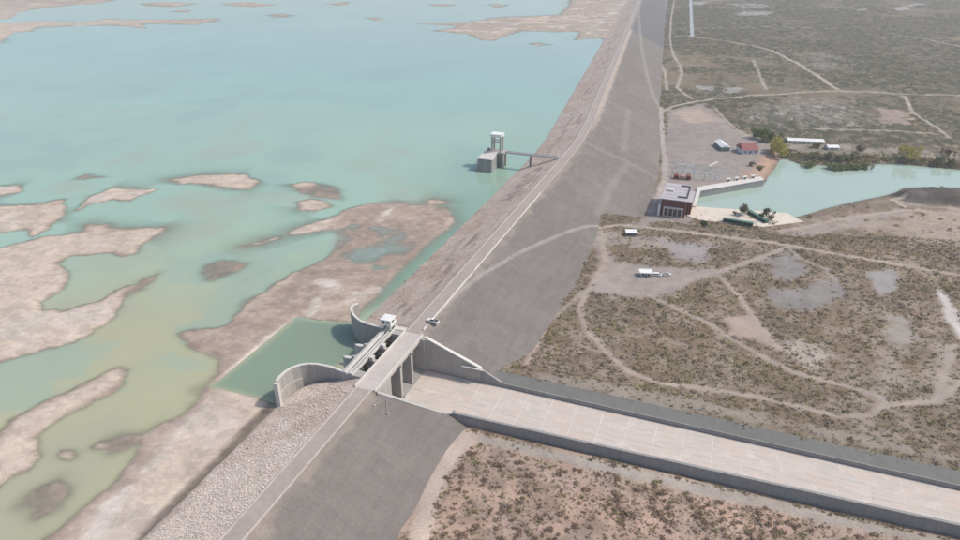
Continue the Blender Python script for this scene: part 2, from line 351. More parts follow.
c = mix(c, np.array([.375, .29, .235]) * (.8 + .4 * n2), ((.35 + .55 * sstep(.35, .55, n1[:, 0])) * sstep(-5, 8, rb))[:, None])
for P, wd in [([(205,408),(188,425),(176,440),(160,458),(146,471)], 1.6), ([(318,300),(310,315),(285,328),(262,345),(238,368),(224,383)], 2.6), ([(100,515),(128,492)], 3.), ([(590,30),(615,12),(626,0)], 7.), ([(545,24),(570,26),(600,24)], 5.), ([(380,222),(392,208)], 2.5), ([(350,300),(375,290)], 4.), ([(322,282),(335,288)], 5.), ([(95,535),(115,505)], 4.)]:
    d = segdist([at(u, v, ZW) for u, v in P], X, Y, False)[0] + (n2[:, 0] - .5) * 3
    c = mix(c, np.array([.62, .555, .49]), (.8 * (1 - sstep(wd * .6, wd * 1.3, d)))[:, None])
dk = (1 - sstep(1.8, 4., dit + (n2[:, 0] - .5) * 4)) * sstep(-40, -20, -dit)
c = mix(c, np.array([.13, .105, .085]), dk[:, None] * .9); bed = bed - dk * .5 * (bed > -.5) + .0
bed = np.where((dk > .3), np.maximum(bed, .12), bed)
n4 = fbm(X, Y, 11, 5, 57)[:, None]; n5 = fbm(X, Y, 3.5, 4, 58)[:, None]
c = mix(c, np.array([.27, .205, .17]), sstep(.50, .58, n4 + .25 * (n1 - .5)) * .42 * sstep(.05, .2, bed)[:, None] * (.35 + .65 * sstep(-5, 8, rb)[:, None]))
c = mix(c, np.array([.56, .475, .41]), sstep(.60, .66, n5 + .3 * (n4 - .5)) * .3 * sstep(.2, .4, bed)[:, None])
far = sstep(900, 1500, Y)[:, None]; c = mix(c, c * .72, far * (bed < .9)[:, None])
c = mix(c, np.array([.33, .305, .235]), (1 - sstep(-.22, -.04, bed))[:, None])
Z = ZW + bed
me = mesh_np('lakebed', np.stack([X, Y, Z], 1), grid_faces(len(yL), len(uL)), True); vcol(me, 'col', np.clip(c, 0, 1)); struct('lakebed', me, M['bed'])
# water colour mostly follows the silt carried: olive over the near bars, turquoise in the open, green in the forebay
oliv = np.array([.415, .41, .265]); turq = np.array([.325, .465, .365]); gren = np.array([.225, .30, .215]); deep = np.array([.275, .425, .365])
po = at(95, 425, ZW); dist_b = np.hypot((X - po[0]) / 205, (Y - po[1]) / 180)
wc = mix(oliv, turq, sstep(.45, 1.25, dist_b + (fbm(X, Y, 120, 3, 61) - .5) * .5)[:, None])
wc = mix(wc, deep, sstep(520, 1000, Y)[:, None])
pg = at(400, 250, ZW)
wc = mix(wc, np.array([.25, .385, .295]), (sstep(-150, -40, X - axis(Y)) * sstep(250, 330, Y) * (1 - sstep(450, 800, Y)))[:, None])
wc = mix(wc, gren, sstep(-4, 3, sx)[:, None]); wc = mix(wc, np.array([.33, .31, .275]), sstep(-4, 4, fl)[:, None] * .8)  # grey on the puddled flats: reflected sky put into the water colour
plume = fbm(X + 60 * fbm(X, Y, 130, 3, 64), Y + 60 * fbm(X, Y, 130, 3, 65), 70, 5, 66)[:, None]
wc = mix(wc, np.array([.37, .36, .275]), sstep(.52, .68, plume) * .45 * (1 - sstep(420, 800, Y))[:, None] * (1 - sstep(-4, 3, sx))[:, None])
wc = mix(wc, np.array([.275, .40, .345]), sstep(.40, .30, plume) * .5 * (1 - sstep(-4, 3, sx))[:, None])
wc = mix(wc, np.array([.31, .40, .355]), (sstep(700, 1500, Y) * .6)[:, None])
wc = wc * (.94 + .12 * fbm(X, Y * .4, 90, 4, 63))[:, None]
wm = mesh_np('reservoir_water', np.stack([X, Y, np.full(X.shape, ZW)], 1), grid_faces(len(yL), len(uL)), True); vcol(wm, 'col', wc); vcol(wm, 'depth', np.clip(-bed, 0, 3)); struct('reservoir_water', wm, M['water'])

# ------------------------------------------------------------------ ground below the dam
uG = spaced(12, 10000, 1.5, .0095, 190); yG = np.concatenate([-spaced(-110, 1500, 5, .05, -110)[::-1][:-1], spaced(110, 10000, 1.5, .0062, 230)])
uG = np.concatenate([np.arange(12, 330, 1.5), spaced(330, 10000, 1.6, .0105, 190)]); 
UU, YY = np.meshgrid(uG, yG); XX = UU + axis(YY); X, Y = XX.ravel(), YY.ravel(); Z = land_z(X, Y)
ln = fbm(X, Y, 26, 5, 71)[:, None]; lm = fbm(X, Y, 9, 4, 72)[:, None]; lb = fbm(X, Y, 110, 4, 73)[:, None]
scrub = np.array([.24, .18, .125]); pink = np.array([.48, .34, .26]); grey = np.array([.27, .25, .235]); dirt = np.array([.37, .305, .255]); pale = np.array([.56, .49, .42])
c = np.repeat(scrub[None], len(X), 0) * (.9 + .25 * (lb - .5)); veg = .62 + (ln[:, 0] - .5) * .8
c = mix(c, np.array([.36, .29, .23]), sstep(.50, .64, lm) * .55)
nearf = ((Y < 224)).astype(float); nearf = (Y < 230).astype(float); pm_ = fbm(X, Y, 6, 5, 74)[:, None]; c = mix(c, mix(pink, np.array([.29, .215, .165]), sstep(.47, .6, pm_) * .7) * (.92 + .25 * (ln - .5)), nearf[:, None]); veg = mix(veg, .50 + (ln[:, 0] - .5) * .9, nearf)
farf = sstep(820, 1000, Y); c = mix(c, np.array([.225, .18, .125]) * (.6 + .7 * ln) * (.55 + .9 * fbm(X, Y * .5, 320, 4, 78)[:, None]), farf[:, None]); veg = mix(veg, .72 + (lb[:, 0] - .5) * 2.0 + (ln[:, 0] - .5) * 1.2, farf)
def layer(px, col, soft=3., jit=5., vg=0., k=1., line=None, z=None):
    global c, veg
    Pw = onto(px)[:, :2]
    d = sdf(Pw, X, Y) if line is None else line - segdist(Pw, X, Y, False)[0]
    s = np.clip(np.hypot(X - CAM[0], Y) / 420, 1, 3.); m = sstep(-soft, soft, d + (lm[:, 0] - .5) * 2 * jit * s * (1 if line is None else .4)) * k
    c = mix(c, np.asarray(col) * (.92 + .3 * (ln - .5)), m[:, None]); veg = mix(veg, vg, m)
# patches
layer([(885,216),(960,210),(1000,230),(960,250),(915,246),(890,232),(850,228)], (.45,.365,.295), 8, 14, .55, .75)
layer([(780,233),(830,219),(900,210),(905,216),(850,228),(800,238)], (.36,.30,.255), 4, 5, .3)
layer([(600,232),(640,236),(680,242),(720,246),(700,252),(640,246),(604,250)], (.38,.32,.28), 4, 8, .3, .8)
layer([(592,230),(606,234),(614,262),(650,266),(700,270),(720,272),(690,284),(660,296),(610,296),(590,292),(600,262)], (.375,.32,.285), 4, 5, .08)
layer([(660,240),(712,246),(706,262),(680,262)], (.335,.295,.28), 4, 6, .2)
layer([(672,246),(706,248),(700,256),(680,256)], (.36,.315,.305), 3, 3, .05)
layer([(768,262),(785,250),(800,256),(806,272),(788,284),(776,276)], (.27,.247,.228), 4, 6, .15)
layer([(765,292),(800,288),(838,278),(844,294),(825,306),(790,312),(768,306)], (.275,.25,.23), 4, 6, .18)
layer([(868,272),(890,270),(898,288),(884,297),(872,290)], (.37,.345,.325), 3, 4, .05)
layer([(890,318),(910,316),(914,338),(900,346),(888,336)], (.37,.325,.285), 4, 5, .1)
layer([(720,318),(748,312),(760,322),(776,342),(792,350),(776,354),(752,340),(730,334)], (.47,.365,.30), 3, 5, .05)
layer([(776,340),(800,336),(840,352),(850,362),(800,364),(782,354)], (.46,.40,.35), 4, 9, .35, .8)
layer([(936,288),(944,289),(955,310),(968,336),(960,340),(946,316)], (.62,.575,.53), 2, 2, .0)
layer([(930,330),(958,345),(965,400),(940,420),(930,390)], (.40,.335,.285), 5, 8, .3, .7)
layer([(880,345),(900,350),(905,390),(880,395)], (.40,.34,.29), 5, 8, .35, .6)
layer([(668,110),(700,104),(716,112),(736,130),(768,140),(780,152),(779,164),(768,178),(748,188),(700,196),(690,225),(640,228),(650,200),(664,175)], (.335,.285,.258), 3, 2, .0)
layer([(672,112),(700,108),(722,122),(690,124)], (.46,.36,.30), 3, 4, .15)
layer([(752,168),(768,150),(778,152),(779,164),(768,178),(750,188),(735,182)], (.42,.28,.205), 3, 4, .12)
layer([(690,166),(730,168),(735,178),(700,180),(675,176),(675,165)], (.30,.285,.27), 3, 4, .08, .8)
layer([(780,140),(835,145),(880,148),(960,155),(960,164),(880,158),(790,156)], (.40,.34,.285), 4, 8, .35, .8)
layer([(876,108),(912,112),(908,124),(880,122)], (.44,.34,.285), 5, 9, .1, .8)
layer([(740,112),(800,100),(860,104),(870,125),(800,128),(760,124)], (.40,.36,.32), 8, 22, .5, .75)
layer([(820,52),(850,58),(840,70),(800,66)], (.38,.35,.31), 10, 25, .4, .7)
for P in ([(725,4),(752,3),(775,7),(745,9)], [(858,9),(866,8),(866,11),(858,11)], [(893,9),(918,3),(924,4),(900,11)], [(690,2),(705,2),(705,5),(690,5)], [(740,12),(775,11),(770,15),(735,16)], [(825,-1),(842,-1),(842,1),(825,1)], [(722,88),(742,88),(740,93),(720,93)], [(700,86),(715,87),(712,90),(698,90)]):
    layer(P, (.5,.51,.51), 5, 6, 0, .6)
BRM = sstep(-9, -5, sdf(BERM, X, Y)) * .92; c = mix(c, np.array([.085, .075, .068]) * (.8 + .5 * (lm - .3)), BRM[:, None]); veg = mix(veg, .15, BRM)
layer([(765,128),(800,134),(860,140),(880,134),(840,126),(790,124)], (.17,.155,.12), 4, 8, .7, .6)
# verge along the chute, pale toe strips
layer([(470,432),(560,452),(680,478),(820,508),(960,543),(1000,560),(960,552),(820,522),(680,490),(560,462),(468,440)], (.41,.36,.315), 1.5, 1.5, .05)
layer([(455,425),(482,433),(474,446),(455,466),(442,490),(434,520),(428,560),(404,560),(412,520),(424,488),(440,455)], (.56,.445,.365), 1.0, 1.2, .0)
layer([(530,372),(620,384),(760,414),(960,456),(960,466),(760,424),(620,396),(535,381)], (.30,.255,.21), 3, 4, .3)
TR = [([(568,232),(590,226),(620,225),(660,229),(700,234),(760,241),(800,247),(850,256),(900,265),(960,275),(1010,284)], 2.3, (.43,.355,.295)),
 ([(596,228),(580,256),(567,285),(544,326),(526,365)], 1.7, (.46,.35,.285)), ([(602,233),(605,263),(589,289),(580,307),(585,328),(607,352),(630,372),(659,383),(707,389),(740,394),(769,399),(804,408),(840,417),(870,415),(887,405),(935,402),(948,392),(965,380)], 1.8, (.42,.345,.285)),
 ([(589,289),(567,306),(556,318)], 1.4, (.40,.33,.275)), ([(643,293),(674,307),(707,322),(739,343),(768,359),(794,372),(842,385),(879,396),(888,404)], 1.5, (.41,.345,.29)),
 ([(787,248),(757,259),(720,272),(690,279),(655,288)], 2.1, (.40,.34,.29)), ([(720,276),(739,296),(757,322),(776,344),(782,350)], 1.8, (.44,.36,.30)), ([(787,246),(800,258),(825,268),(838,282)], 1.6, (.38,.33,.285)),
 ([(938,400),(942,385),(955,345)], 1.8, (.41,.345,.29)), ([(781,231),(808,227),(840,219),(877,214),(906,210),(960,214)], 1.8, (.44,.365,.31)),
 ([(900,202),(930,207),(970,210)], 1.5, (.44,.38,.32)), ([(905,196),(892,200),(905,207)], 2, (.46,.39,.33)),
 ([(661,108),(662,139),(665,160),(665,178),(660,195),(652,212)], 2.9, (.47,.405,.365)), ([(661,112),(672,107),(690,103),(710,99.5),(750,95.5),(800,92.5),(840,91.5),(880,92.5),(960,95.5),(1040,99)], 3.4, (.46,.395,.335)),
 ([(838,90),(815,74),(795,62),(775,52),(750,45),(710,39),(690,36),(670,37)], 3.4, (.47,.405,.345)), ([(668,-4),(663,20),(660,42),(657,48),(660,62),(665,72),(667,90)], 2.4, (.45,.385,.33)), ([(675,-4),(671,20),(670,38),(673,55),(680,65),(682,73),(677,88),(692,99)], 2.4, (.43,.37,.32)),
 ([(753,60),(760,75),(766,90)], 2.5, (.39,.345,.30)), ([(905,96),(912,112),(935,126),(950,138)], 2.4, (.43,.37,.31)), ([(668,29),(760,27),(850,28)], 3, (.36,.33,.30)), ([(890,33),(930,40),(965,48)], 3.5, (.38,.34,.31)),
 ([(668,120),(700,124),(722,129),(745,137)], 1.6, (.36,.30,.25)), ([(715,108),(735,128),(750,138),(775,142)], 1.8, (.42,.36,.30)), ([(800,128),(860,130),(940,134)], 2.6, (.40,.35,.31)), ([(600,352),(580,345),(572,330)], 1.2, (.36,.30,.25))]
for P, wd, col in TR: layer(P, col, 1.1, 1.6, 0., .95, line=wd)
layer([(690.5,-3),(692,36)], (.44,.49,.50), 2, 0, 0, .9, line=4.5)
# damp rim by the river
rv = sdf(RIVER, X, Y); rim = (1 - sstep(0, 5, -rv)) * (rv > -60); c = mix(c, c * .72, rim[:, None]); tn = fbm(X, Y * .6, 85, 5, 79)[:, None]; c = mix(c, np.array([.33, .285, .235]), sstep(.53, .62, tn) * .6 * (farf * veg * (veg > .3))[:, None])
veg = np.clip(veg, 0, 1)
me = mesh_np('ground', np.stack([X, Y, Z], 1), grid_faces(len(yG), len(uG)), True); vcol(me, 'col', np.clip(c, 0, 1)); vcol(me, 'veg', veg); vcol(me, 'far', sstep(620, 860, Y)); struct('ground', me, M['ground'])
GX, GY, GZ, GV = X, Y, Z, veg
def sample(A, x, y):                                # nearest grid value
    j = np.clip(np.searchsorted(yG, y), 1, len(yG) - 1); i = np.clip(np.searchsorted(uG, x - axis(y)), 1, len(uG) - 1)
    return A.reshape(len(yG), len(uG))[j, i]
def gz(x, y):                                       # height of the ground sheet, bilinear
    y = np.asarray(y, float); u = np.asarray(x, float) - axis(y); j = np.clip(np.searchsorted(yG, y) - 1, 0, len(yG) - 2); i = np.clip(np.searchsorted(uG, u) - 1, 0, len(uG) - 2)
    A = GZ.reshape(len(yG), len(uG)); fy = (y - yG[j]) / (yG[j + 1] - yG[j]); fx = (u - uG[i]) / (uG[i + 1] - uG[i])
    return (A[j, i] * (1 - fx) + A[j, i + 1] * fx) * (1 - fy) + (A[j + 1, i] * (1 - fx) + A[j + 1, i + 1] * fx) * fy
# river water
xs = np.arange(100, 900, 4.); ys = np.arange(540, 900, 4.); XX, YY = np.meshgrid(xs, ys); X, Y = XX.ravel(), YY.ravel()
rs = sdf(RIVER, X, Y); F = grid_faces(len(ys), len(xs)); keep = (rs[F].max(1) > -9); F = F[keep]
used = np.unique(F); rem = np.full(len(X), -1); rem[used] = np.arange(len(used)); F = rem[F]; X, Y, rs = X[used], Y[used], rs[used]
me = mesh_np('river_water', np.stack([X, Y, np.full(X.shape, ZR)], 1), F, True); vcol(me, 'col', np.repeat(np.array([[.37, .47, .40]]), len(X), 0) * (.96 + .08 * fbm(X, Y, 30, 3, 5))[:, None]); vcol(me, 'depth', np.clip(ZR - land_z(X, Y), 0, 3)); struct('river_water', me, M['water'])

# ------------------------------------------------------------------ embankments
def strip(us, ys, yfun, name, zfun, colfun, mat, parent):
    R, C = len(ys), len(us); Ug, T = np.meshgrid(us, ys); Yg = yfun(Ug, T); Xg = Ug + axis(Yg); Zg = zfun(Ug, Yg)
    me = mesh_np(name, np.stack([Xg.ravel(), Yg.ravel(), Zg.ravel()], 1), grid_faces(R, C), True); vcol(me, 'col', np.clip(colfun(Ug.ravel(), Yg.ravel()), 0, 1)); return link(name, me, mat, parent)
def up_z(U, Y): return (U + 4) / USL + (fbm(U, Y, 3, 3, 81) - .5) * .5 * np.clip(-(U + 4) / 3, 0, 1)
def dn_z(U, Y): return -(U - 4) / dslope(Y) + (fbm(U, Y, 12, 3, 83) - .5) * .5 * np.clip((U - 4) / 6, 0, 1)
RAMP = onto([(437, 312), (455, 296), (480, 276), (515, 255), (545, 241), (568, 232), (590, 226), (606, 224.5), (625, 225.5)])
BERMLINE = onto([(638, 5), (640, 30), (642, 50), (647, 75), (653, 95), (659, 108)])
def up_col(U, Y):
    n = fbm(U, Y, 5, 4, 85); st = fbm(U * 3, Y * .35, 9, 4, 86); bl = fbm(U, Y, 14, 3, 87)
    nr = np.array([.60, .515, .45])[None] * (.9 + .2 * n)[:, None]
    nr = mix(nr, np.array([.46, .36, .30]), (sstep(.5, .7, bl) * .55)[:, None])
    fr = np.array([.52, .43, .365])[None] * (.9 + .25 * n)[:, None]
    fr = mix(fr, np.array([.27, .22, .19]), (sstep(.50, .60, st) * sstep(.42, .58, n) * .8 * sstep(-32, -22, U) * (1 - sstep(-11, -7, U)))[:, None])
    fr = mix(fr, np.array([.47, .34, .27]), (sstep(.5, .66, bl) * .6)[:, None])
    c = np.where((Y < 230)[:, None], nr, fr)
    c = mix(c, np.array([.43, .37, .32]), (sstep(-8, -5, U) * (Y > 230) * .8)[:, None])
    c = mix(c, np.array([.27, .245, .215]), ((1 - sstep(-42, -38, U + (n - .5) * 6)) * (Y > 230) * .5)[:, None])
    return c
def dn_col(U, Y):
    n = fbm(U, Y, 6, 4, 91); bl = fbm(U, Y, 40, 4, 92); X = U + axis(Y)
    c = np.array([.192, .172, .157])[None] * (.92 + .16 * n)[:, None] * (.96 + .08 * bl)[:, None]
    c = mix(c, np.array([.345, .285, .24]), ((1 - sstep(4.5, 9, U + (n - .5) * 9)) * .55 * (Y < 700))[:, None])
    c = mix(c, np.array([.225, .203, .185]), (sstep(.53, .66, bl) * .25)[:, None])
    
    c = mix(c, np.array([.42, .35, .30]), ((1 - sstep(7, 11, U + (n - .5) * 5)) * .8 * sstep(640, 740, Y))[:, None])
    c = mix(c, np.array([.125, .128, .14]), (sstep(1400, 1425, Y) * .65)[:, None])
    rd = segdist(RAMP[:, :2], X, Y, False)[0]; c = mix(c, np.array([.345, .315, .29]), ((1 - sstep(.7, 1.7, rd + (n - .5) * 1.2)) * .75)[:, None])
    bd = segdist(BERMLINE[:, :2], X, Y, False)[0]; c = mix(c, np.array([.36, .335, .31]), ((1 - sstep(1.5, 4, bd)) * .35)[:, None])
    for P in ([(583, 141), (600, 150), (628, 162), (660, 180)], [(629, 162), (612, 185), (598, 215)], [(628, 110), (624, 150)]):
        d = segdist(onto(P, dam_z)[:, :2], X, Y, False)[0]; c = mix(c, np.array([.31, .285, .26]), ((1 - sstep(1, 5, d + (n - .5) * 3)) * .35)[:, None])
    return c
def crest_col(U, Y):
    n = fbm(U, Y, 4, 4, 95); return np.array([.40, .345, .30])[None] * (.88 + .26 * n)[:, None]
usU = np.concatenate([np.linspace(-56, -4, 40)]); usD = np.concatenate([np.linspace(4, 78, 50), [84]]); usC = np.linspace(-4, 4, 9)
ysN = np.concatenate([np.arange(-400, 90, 10.), np.arange(90, 206.1, 1.6), [209.0]]); ysF = np.concatenate([spaced(258, 6000, 1.8, .006, 258)])
dam_s = thing('embankment_dam', 'near arm of the embankment dam with pale riprap, below the spillway in the picture', 'dam', (0, 0, 0), 0, 'embankment arms')
dam_n = thing('embankment_dam', 'long far arm of the embankment dam running from the spillway to the top edge', 'dam', (0, 0, 0), 0, 'embankment arms')
def endn(v0):                                        # stretch the last metres of each row to meet a curved wall
    return lambda U, T: T + (np.interp(U, v0[0], v0[1]) - 209.0) * np.clip((T - 175) / 34., 0, 1)
strip(usU, ysN, endn(([-46, -41, -39, -37, -4], [196, 201, 206, 216.3, 217.6])), 'riprap_face', up_z, up_col, M['riprap'], dam_s)
strip(usC, ysN, lambda U, T: T, 'crest', lambda U, Y: 0 * U, crest_col, M['gravel'], dam_s)
strip(usD, ysN, endn(([4, 7, 36, 84], [209, 209.2, 222.8, 222.8])), 'gravel_face', dn_z, dn_col, M['gravel'], dam_s)
def begf(v0): return lambda U, T: T + (np.interp(U, v0[0], v0[1]) - 258.0) * np.clip((300. - T) / 42., 0, 1)
strip(usU, ysF, begf(([-48, -43, -39, -30, -4], [278, 272, 267.5, 260.3, 258.2])), 'riprap_face', up_z, up_col, M['riprap'], dam_n)
strip(usC, ysF, lambda U, T: T, 'crest', lambda U, Y: 0 * U, crest_col, M['gravel'], dam_n)
strip(usD, ysF, begf(([4, 84], [257.1, 257.1])), 'gravel_face', dn_z, dn_col, M['gravel'], dam_n)
# crest road, one sheet over both arms and the bridge
yr = np.concatenate([np.arange(-400, 200, 20.), [200., 209., 258.3], np.arange(270, 640, 20.), spaced(640, 6000, 12, .01, 640)]); ur = np.array([-2.9, -1, 1, 2.9]); UU, YY = np.meshgrid(ur, yr)
GF = grid_faces(len(yr), 4); yc_ = yr[GF // 4]; GF = GF[~((yc_.min(1) > 208) & (yc_.max(1) < 260))]
struct('crest_road', mesh_np('crest_road', np.stack([(UU + axis(YY)).ravel(), YY.ravel(), np.full(UU.size, .05)], 1), GF), M['asphalt'])
def kerb(u, y0, y1, wd, h, parent, mat):
    yy = np.array([y0, y1]) if y1 < 590 else np.concatenate([[y0], np.arange(max(590, y0 + 1), min(700, y1), 10), spaced(700, y1, 30, .01, 700)]); V = []; F = []
    for y in yy:
        x = u + float(axis(y)); V += [(x - wd, y, -.2), (x - wd, y, h), (x + wd, y, h), (x + wd, y, -.2)]
    for i in range(len(yy) - 1):
        a = 4 * i; F += [(a, a + 4, a + 5, a + 1), (a + 1, a + 5, a + 6, a + 2), (a + 2, a + 6, a + 7, a + 3)]
    F += [(0, 1, 2, 3)] ; a = 4 * (len(yy) - 1); F.append((a + 3, a + 2, a + 1, a)); me = bpy.data.meshes.new('kerb'); me.from_pydata(V, [], F); me.update(); link('kerb', me, mat, parent)
for u in (-3.5, 3.5): kerb(u, -400, 208.9, .22, .35, dam_s, M['kerb'])
kerb(-3.5, 258.4, 5000, .2, .25, dam_n, M['kerb'])
yk = 262.
for ln_ in [(262, 266), (274, 330), (331, 400), (401, 470), (471, 540), (541, 620), (622, 5000)]: kerb(3.9, ln_[0], ln_[1], .32 if ln_[0] < 460 else .22, .7 if ln_[0] < 460 else .4, dam_n, M['concrete_pale'] if ln_[0] < 460 else M['kerb'])

# loose riprap stones
BX = np.array([[-1, -1, -1], [1, -1, -1], [1, 1, -1], [-1, 1, -1], [-1, -1, 1], [1, -1, 1], [1, 1, 1], [-1, 1, 1]], float) * .5
BF = np.array([(3, 2, 1, 0), (4, 5, 6, 7), (0, 1, 5, 4), (1, 2, 6, 5), (2, 3, 7, 6), (3, 0, 4, 7)])
def rocks(name, x, y, z, size, col, parent=None, **kw):
    n = len(x); V = BX[None] * (1 + (RNG.random((n, 8, 3)) - .5) * .7) * (size[:, None, None] * (.7 + .6 * RNG.random((n, 1, 3))))
    a = RNG.random(n) * 6.28; ca, sa = np.cos(a), np.sin(a); V = np.stack([V[..., 0] * ca[:, None] - V[..., 1] * sa[:, None], V[..., 0] * sa[:, None] + V[..., 1] * ca[:, None], V[..., 2]], -1)
    V += np.stack([x, y, z], 1)[:, None]; me = mesh_np(name, V.reshape(-1, 3), (BF[None] + 8 * np.arange(n)[:, None, None]).reshape(-1, 4)); vcol(me, 'col', np.repeat(col, 8, 0)); return link(name, me, M['rock'], parent, **kw)
def slope_rocks(y0, y1, n, u0, u1, parent):
    y = RNG.uniform(y0, y1, n); u = RNG.uniform(u0, u1, n)
    col = up_col(u, y) * RNG.uniform(.9, 1.2, (n, 1)) * (1 + .03 * RNG.normal(size=(n, 3)))
    rocks('riprap_stones', u + axis(y), y, up_z(u, y) - .05, RNG.gamma(3, .05, n) + .14, np.clip(col, .05, .75), parent, kind='stuff')
slope_rocks(95, 200, 30000, -38, -4.6, dam_s); slope_rocks(200, 216.4, 4500, -35.5, -5.5, dam_s); slope_rocks(276, 480, 11000, -43, -9, dam_n)

# ------------------------------------------------------------------ spillway
sp = thing('spillway', 'three-bay concrete spillway with curved inlet walls and long pale chute', 'spillway', (0, 240, -19))
SPO = np.array([0, 240, -19.])
class L(MB):                                         # builder in world metres, parented to the spillway
    def part(s, name, mat, parent=sp, bevel=0., **kw):
        s.v = [(p[0] - SPO[0], p[1] - SPO[1], p[2] - SPO[2]) for p in s.v]; return s.build(name, mat, parent, bevel, **kw)
ZF, ZT = -19.0, -11.0
L().box(-4.6, 5.6, 209.1, 258.2, -1.5, -.02).part('bridge_deck', M['deck_pale'])
for x0, x1 in ((-4.6, -4.1), (5.1, 5.6)): L().box(x0, x1, 209.15, 258.1, -.02, .75).part('parapet', M['concrete_pale'])
for k in range(4): L().box(-3.2 + 2.6 * k, -2.6 + 2.6 * k, 221.1, 254.1, -2.7, -1.5).part('girder', M['concrete_dark'])
L().prism([(-16, 216.4), (-4.65, 216.4), (-4.65, 209.3), (6.9, 209.3), (6.9, 221), (-16, 221)], -22, -.25).part('abutment', M['concrete'])
L().box(-16, 7.6, 254.2, 258.0, -22, -.25).part('abutment', M['concrete'])
L().box(7.6, 8.9, 254.9, 256.1, -19, -.6).part('pilaster', M['concrete'])
for yc in (232, 243.1):                              # piers with pointed noses
    p = L().prism([(-19.5, yc), (-17.6, yc - 1), (6.4, yc - 1), (6.4, yc + 1), (-17.6, yc + 1)], -22, -1.52).part('pier', M['concrete'])
    L().prism([(-24.5, yc), (-22.5, yc - .95), (-17.58, yc - .95), (-17.58, yc + .95), (-22.5, yc + .95)], -22, -3.0).part('pier_nose', M['concrete_pale'])
    L().box(-9.4, -7.6, yc - 1.2, yc + 1.2, -1.5, .55).part('hoist_block', M['concrete_pale'], bevel=.1)
    L().box(6.4, 6.9, yc - .7, yc + .7, -1.4, -.35).part('bearing_shelf', M['concrete'])
for y0, y1 in ((221.05, 230.95), (233.05, 242.05), (244.15, 254.15)):   # radial gates over the weir
    prof = [(-11.5 + 8.5 * (1 - math.cos(t)) - 1.5, -6.5 + 8.5 * math.sin(t)) for t in np.linspace(-.62, .5, 9)]; prof += [(x + .5, z) for x, z in reversed(prof)]
    g = L().prismy(prof, y0, y1).part('radial_gate', M['gate_steel'])
    for k in range(3): zz = -10.2 + 2.6 * k; L().box(-12.2, -11.2, y0 + .2, y1 - .2, zz, zz + .45).part('rib', M['dark_steel'], g)
    for yy in (y0 + 1.2, y1 - 1.2): L().tube((-11.6, yy, -9.6), (-3.2, yy, -6), .35).tube((-11.6, yy, -3.6), (-3.2, yy, -6), .35).part('gate_arm', M['dark_steel'], g)
    L().prismy([(-18, -22), (-18, -13.5), (-15, -11.9), (-12, -11.6), (-8, -12.2), (-3, -14.6), (2, -17.4), (7, -18.9), (7, -22)], y0, y1).part('weir', M['concrete_dark'])
for x0, x1 in ((-15.6, -13.2), (-12.0, -9.9)): L().box(x0, x1, 216.6, 261.5, -1.1, .5).part('hoist_beam', M['concrete_pale'], bevel=.08)
for x in (-14.9, -10.6): L().box(x - .1, x + .1, 217, 261, .5, .68).part('crane_rail', M['dark_steel'])
L().box(-13.15, -12.05, 217, 261, -1.1, -.6).part('dark_slot', M['dark'])  # near-black strip set in the slot between the two hoist beams
L().box(-15.6, -4.7, 258.3, 261.6, -3.2, -.05).part('crane_landing', M['concrete_pale'])
for k in range(9): L().box(-9.2 + k * .62, -9.06 + k * .62, 261.3, 261.42, -.05, 1.0).part('railing_post', M['dark_steel']) if k % 2 == 0 else None
L().box(-9.6, -4.2, 261.3, 261.4, .9, 1.05).part('handrail', M['dark_steel'])
# inlet wing walls, panel by panel
def offset(P, t):
    P = [Vector(p) for p in P]; out = []
    for i, p in enumerate(P):
        d = (P[min(i + 1, len(P) - 1)] - P[max(i - 1, 0)]).normalized(); out.append((p.x - d.y * t, p.y + d.x * t))
    return out
def smooth_path(P, n):
    P = np.array(P, float); s = np.r_[0, np.cumsum(np.hypot(*np.diff(P, axis=0).T))]; 
    q = np.linspace(0, s[-1], 200); x = np.interp(q, s, P[:, 0]); y = np.interp(q, s, P[:, 1]); k = np.ones(25) / 25
    xp = np.convolve(np.pad(x, 12, 'edge'), k, 'valid'); yp = np.convolve(np.pad(y, 12, 'edge'), k, 'valid'); xp[0], yp[0], xp[-1], yp[-1] = x[0], y[0], x[-1], y[-1]
    i = np.linspace(0, 199, n).astype(int); return list(zip(xp[i], yp[i]))
def wing(P, n, ztop, zbot, side, ledge):
    A = smooth_path(P, n); Bo = offset(A, .9 * side); Lg = offset(A, -.12 * side); Co = offset(A, 1.05 * side)
    top = L()
    for i in range(n - 1): top.prism([Co[i], Co[i + 1], Lg[i + 1], Lg[i]] if side > 0 else [Lg[i], Lg[i + 1], Co[i + 1], Co[i]], ztop, ztop + .55)
    w_ = top.part('wing_wall', M['concrete_pale'])
    for i in range(n - 1):
        a, b, a2, b2 = A[i], A[i + 1], Bo[i], Bo[i + 1]; e = .006
        a_, b_ = (mix(np.array(a), np.array(b), e), mix(np.array(a), np.array(b), 1 - e)); c_, d_ = (mix(np.array(a2), np.array(b2), e), mix(np.array(a2), np.array(b2), 1 - e))
        q = [a_, b_, d_, c_]; q = q if side > 0 else q[::-1]
        L().prism(q, zbot, ztop).part('wall_panel', M['concrete'], w_)
        if ledge:
            o0, o1 = offset(A, -.9 * side)[i], offset(A, -.9 * side)[i + 1]; q = [a, b, o1, o0]; q = q[::-1] if side > 0 else q
            if ledge[0] <= i: L().prism(q, zbot, ledge[1]).part('footing', M['concrete'], w_)
    return A
NW = [(-15.9, 217.7), (-22.6, 218.8), (-30, 218.6), (-35.5, 216.8), (-39.2, 212), (-40.2, 206.5), (-39.2, 201.2)]
A = wing([NW[0], NW[1]], 3, -1.0, -20, -1, None); A = wing(NW[1:], 9, -1.0, -20, -1, (4, -7.5))
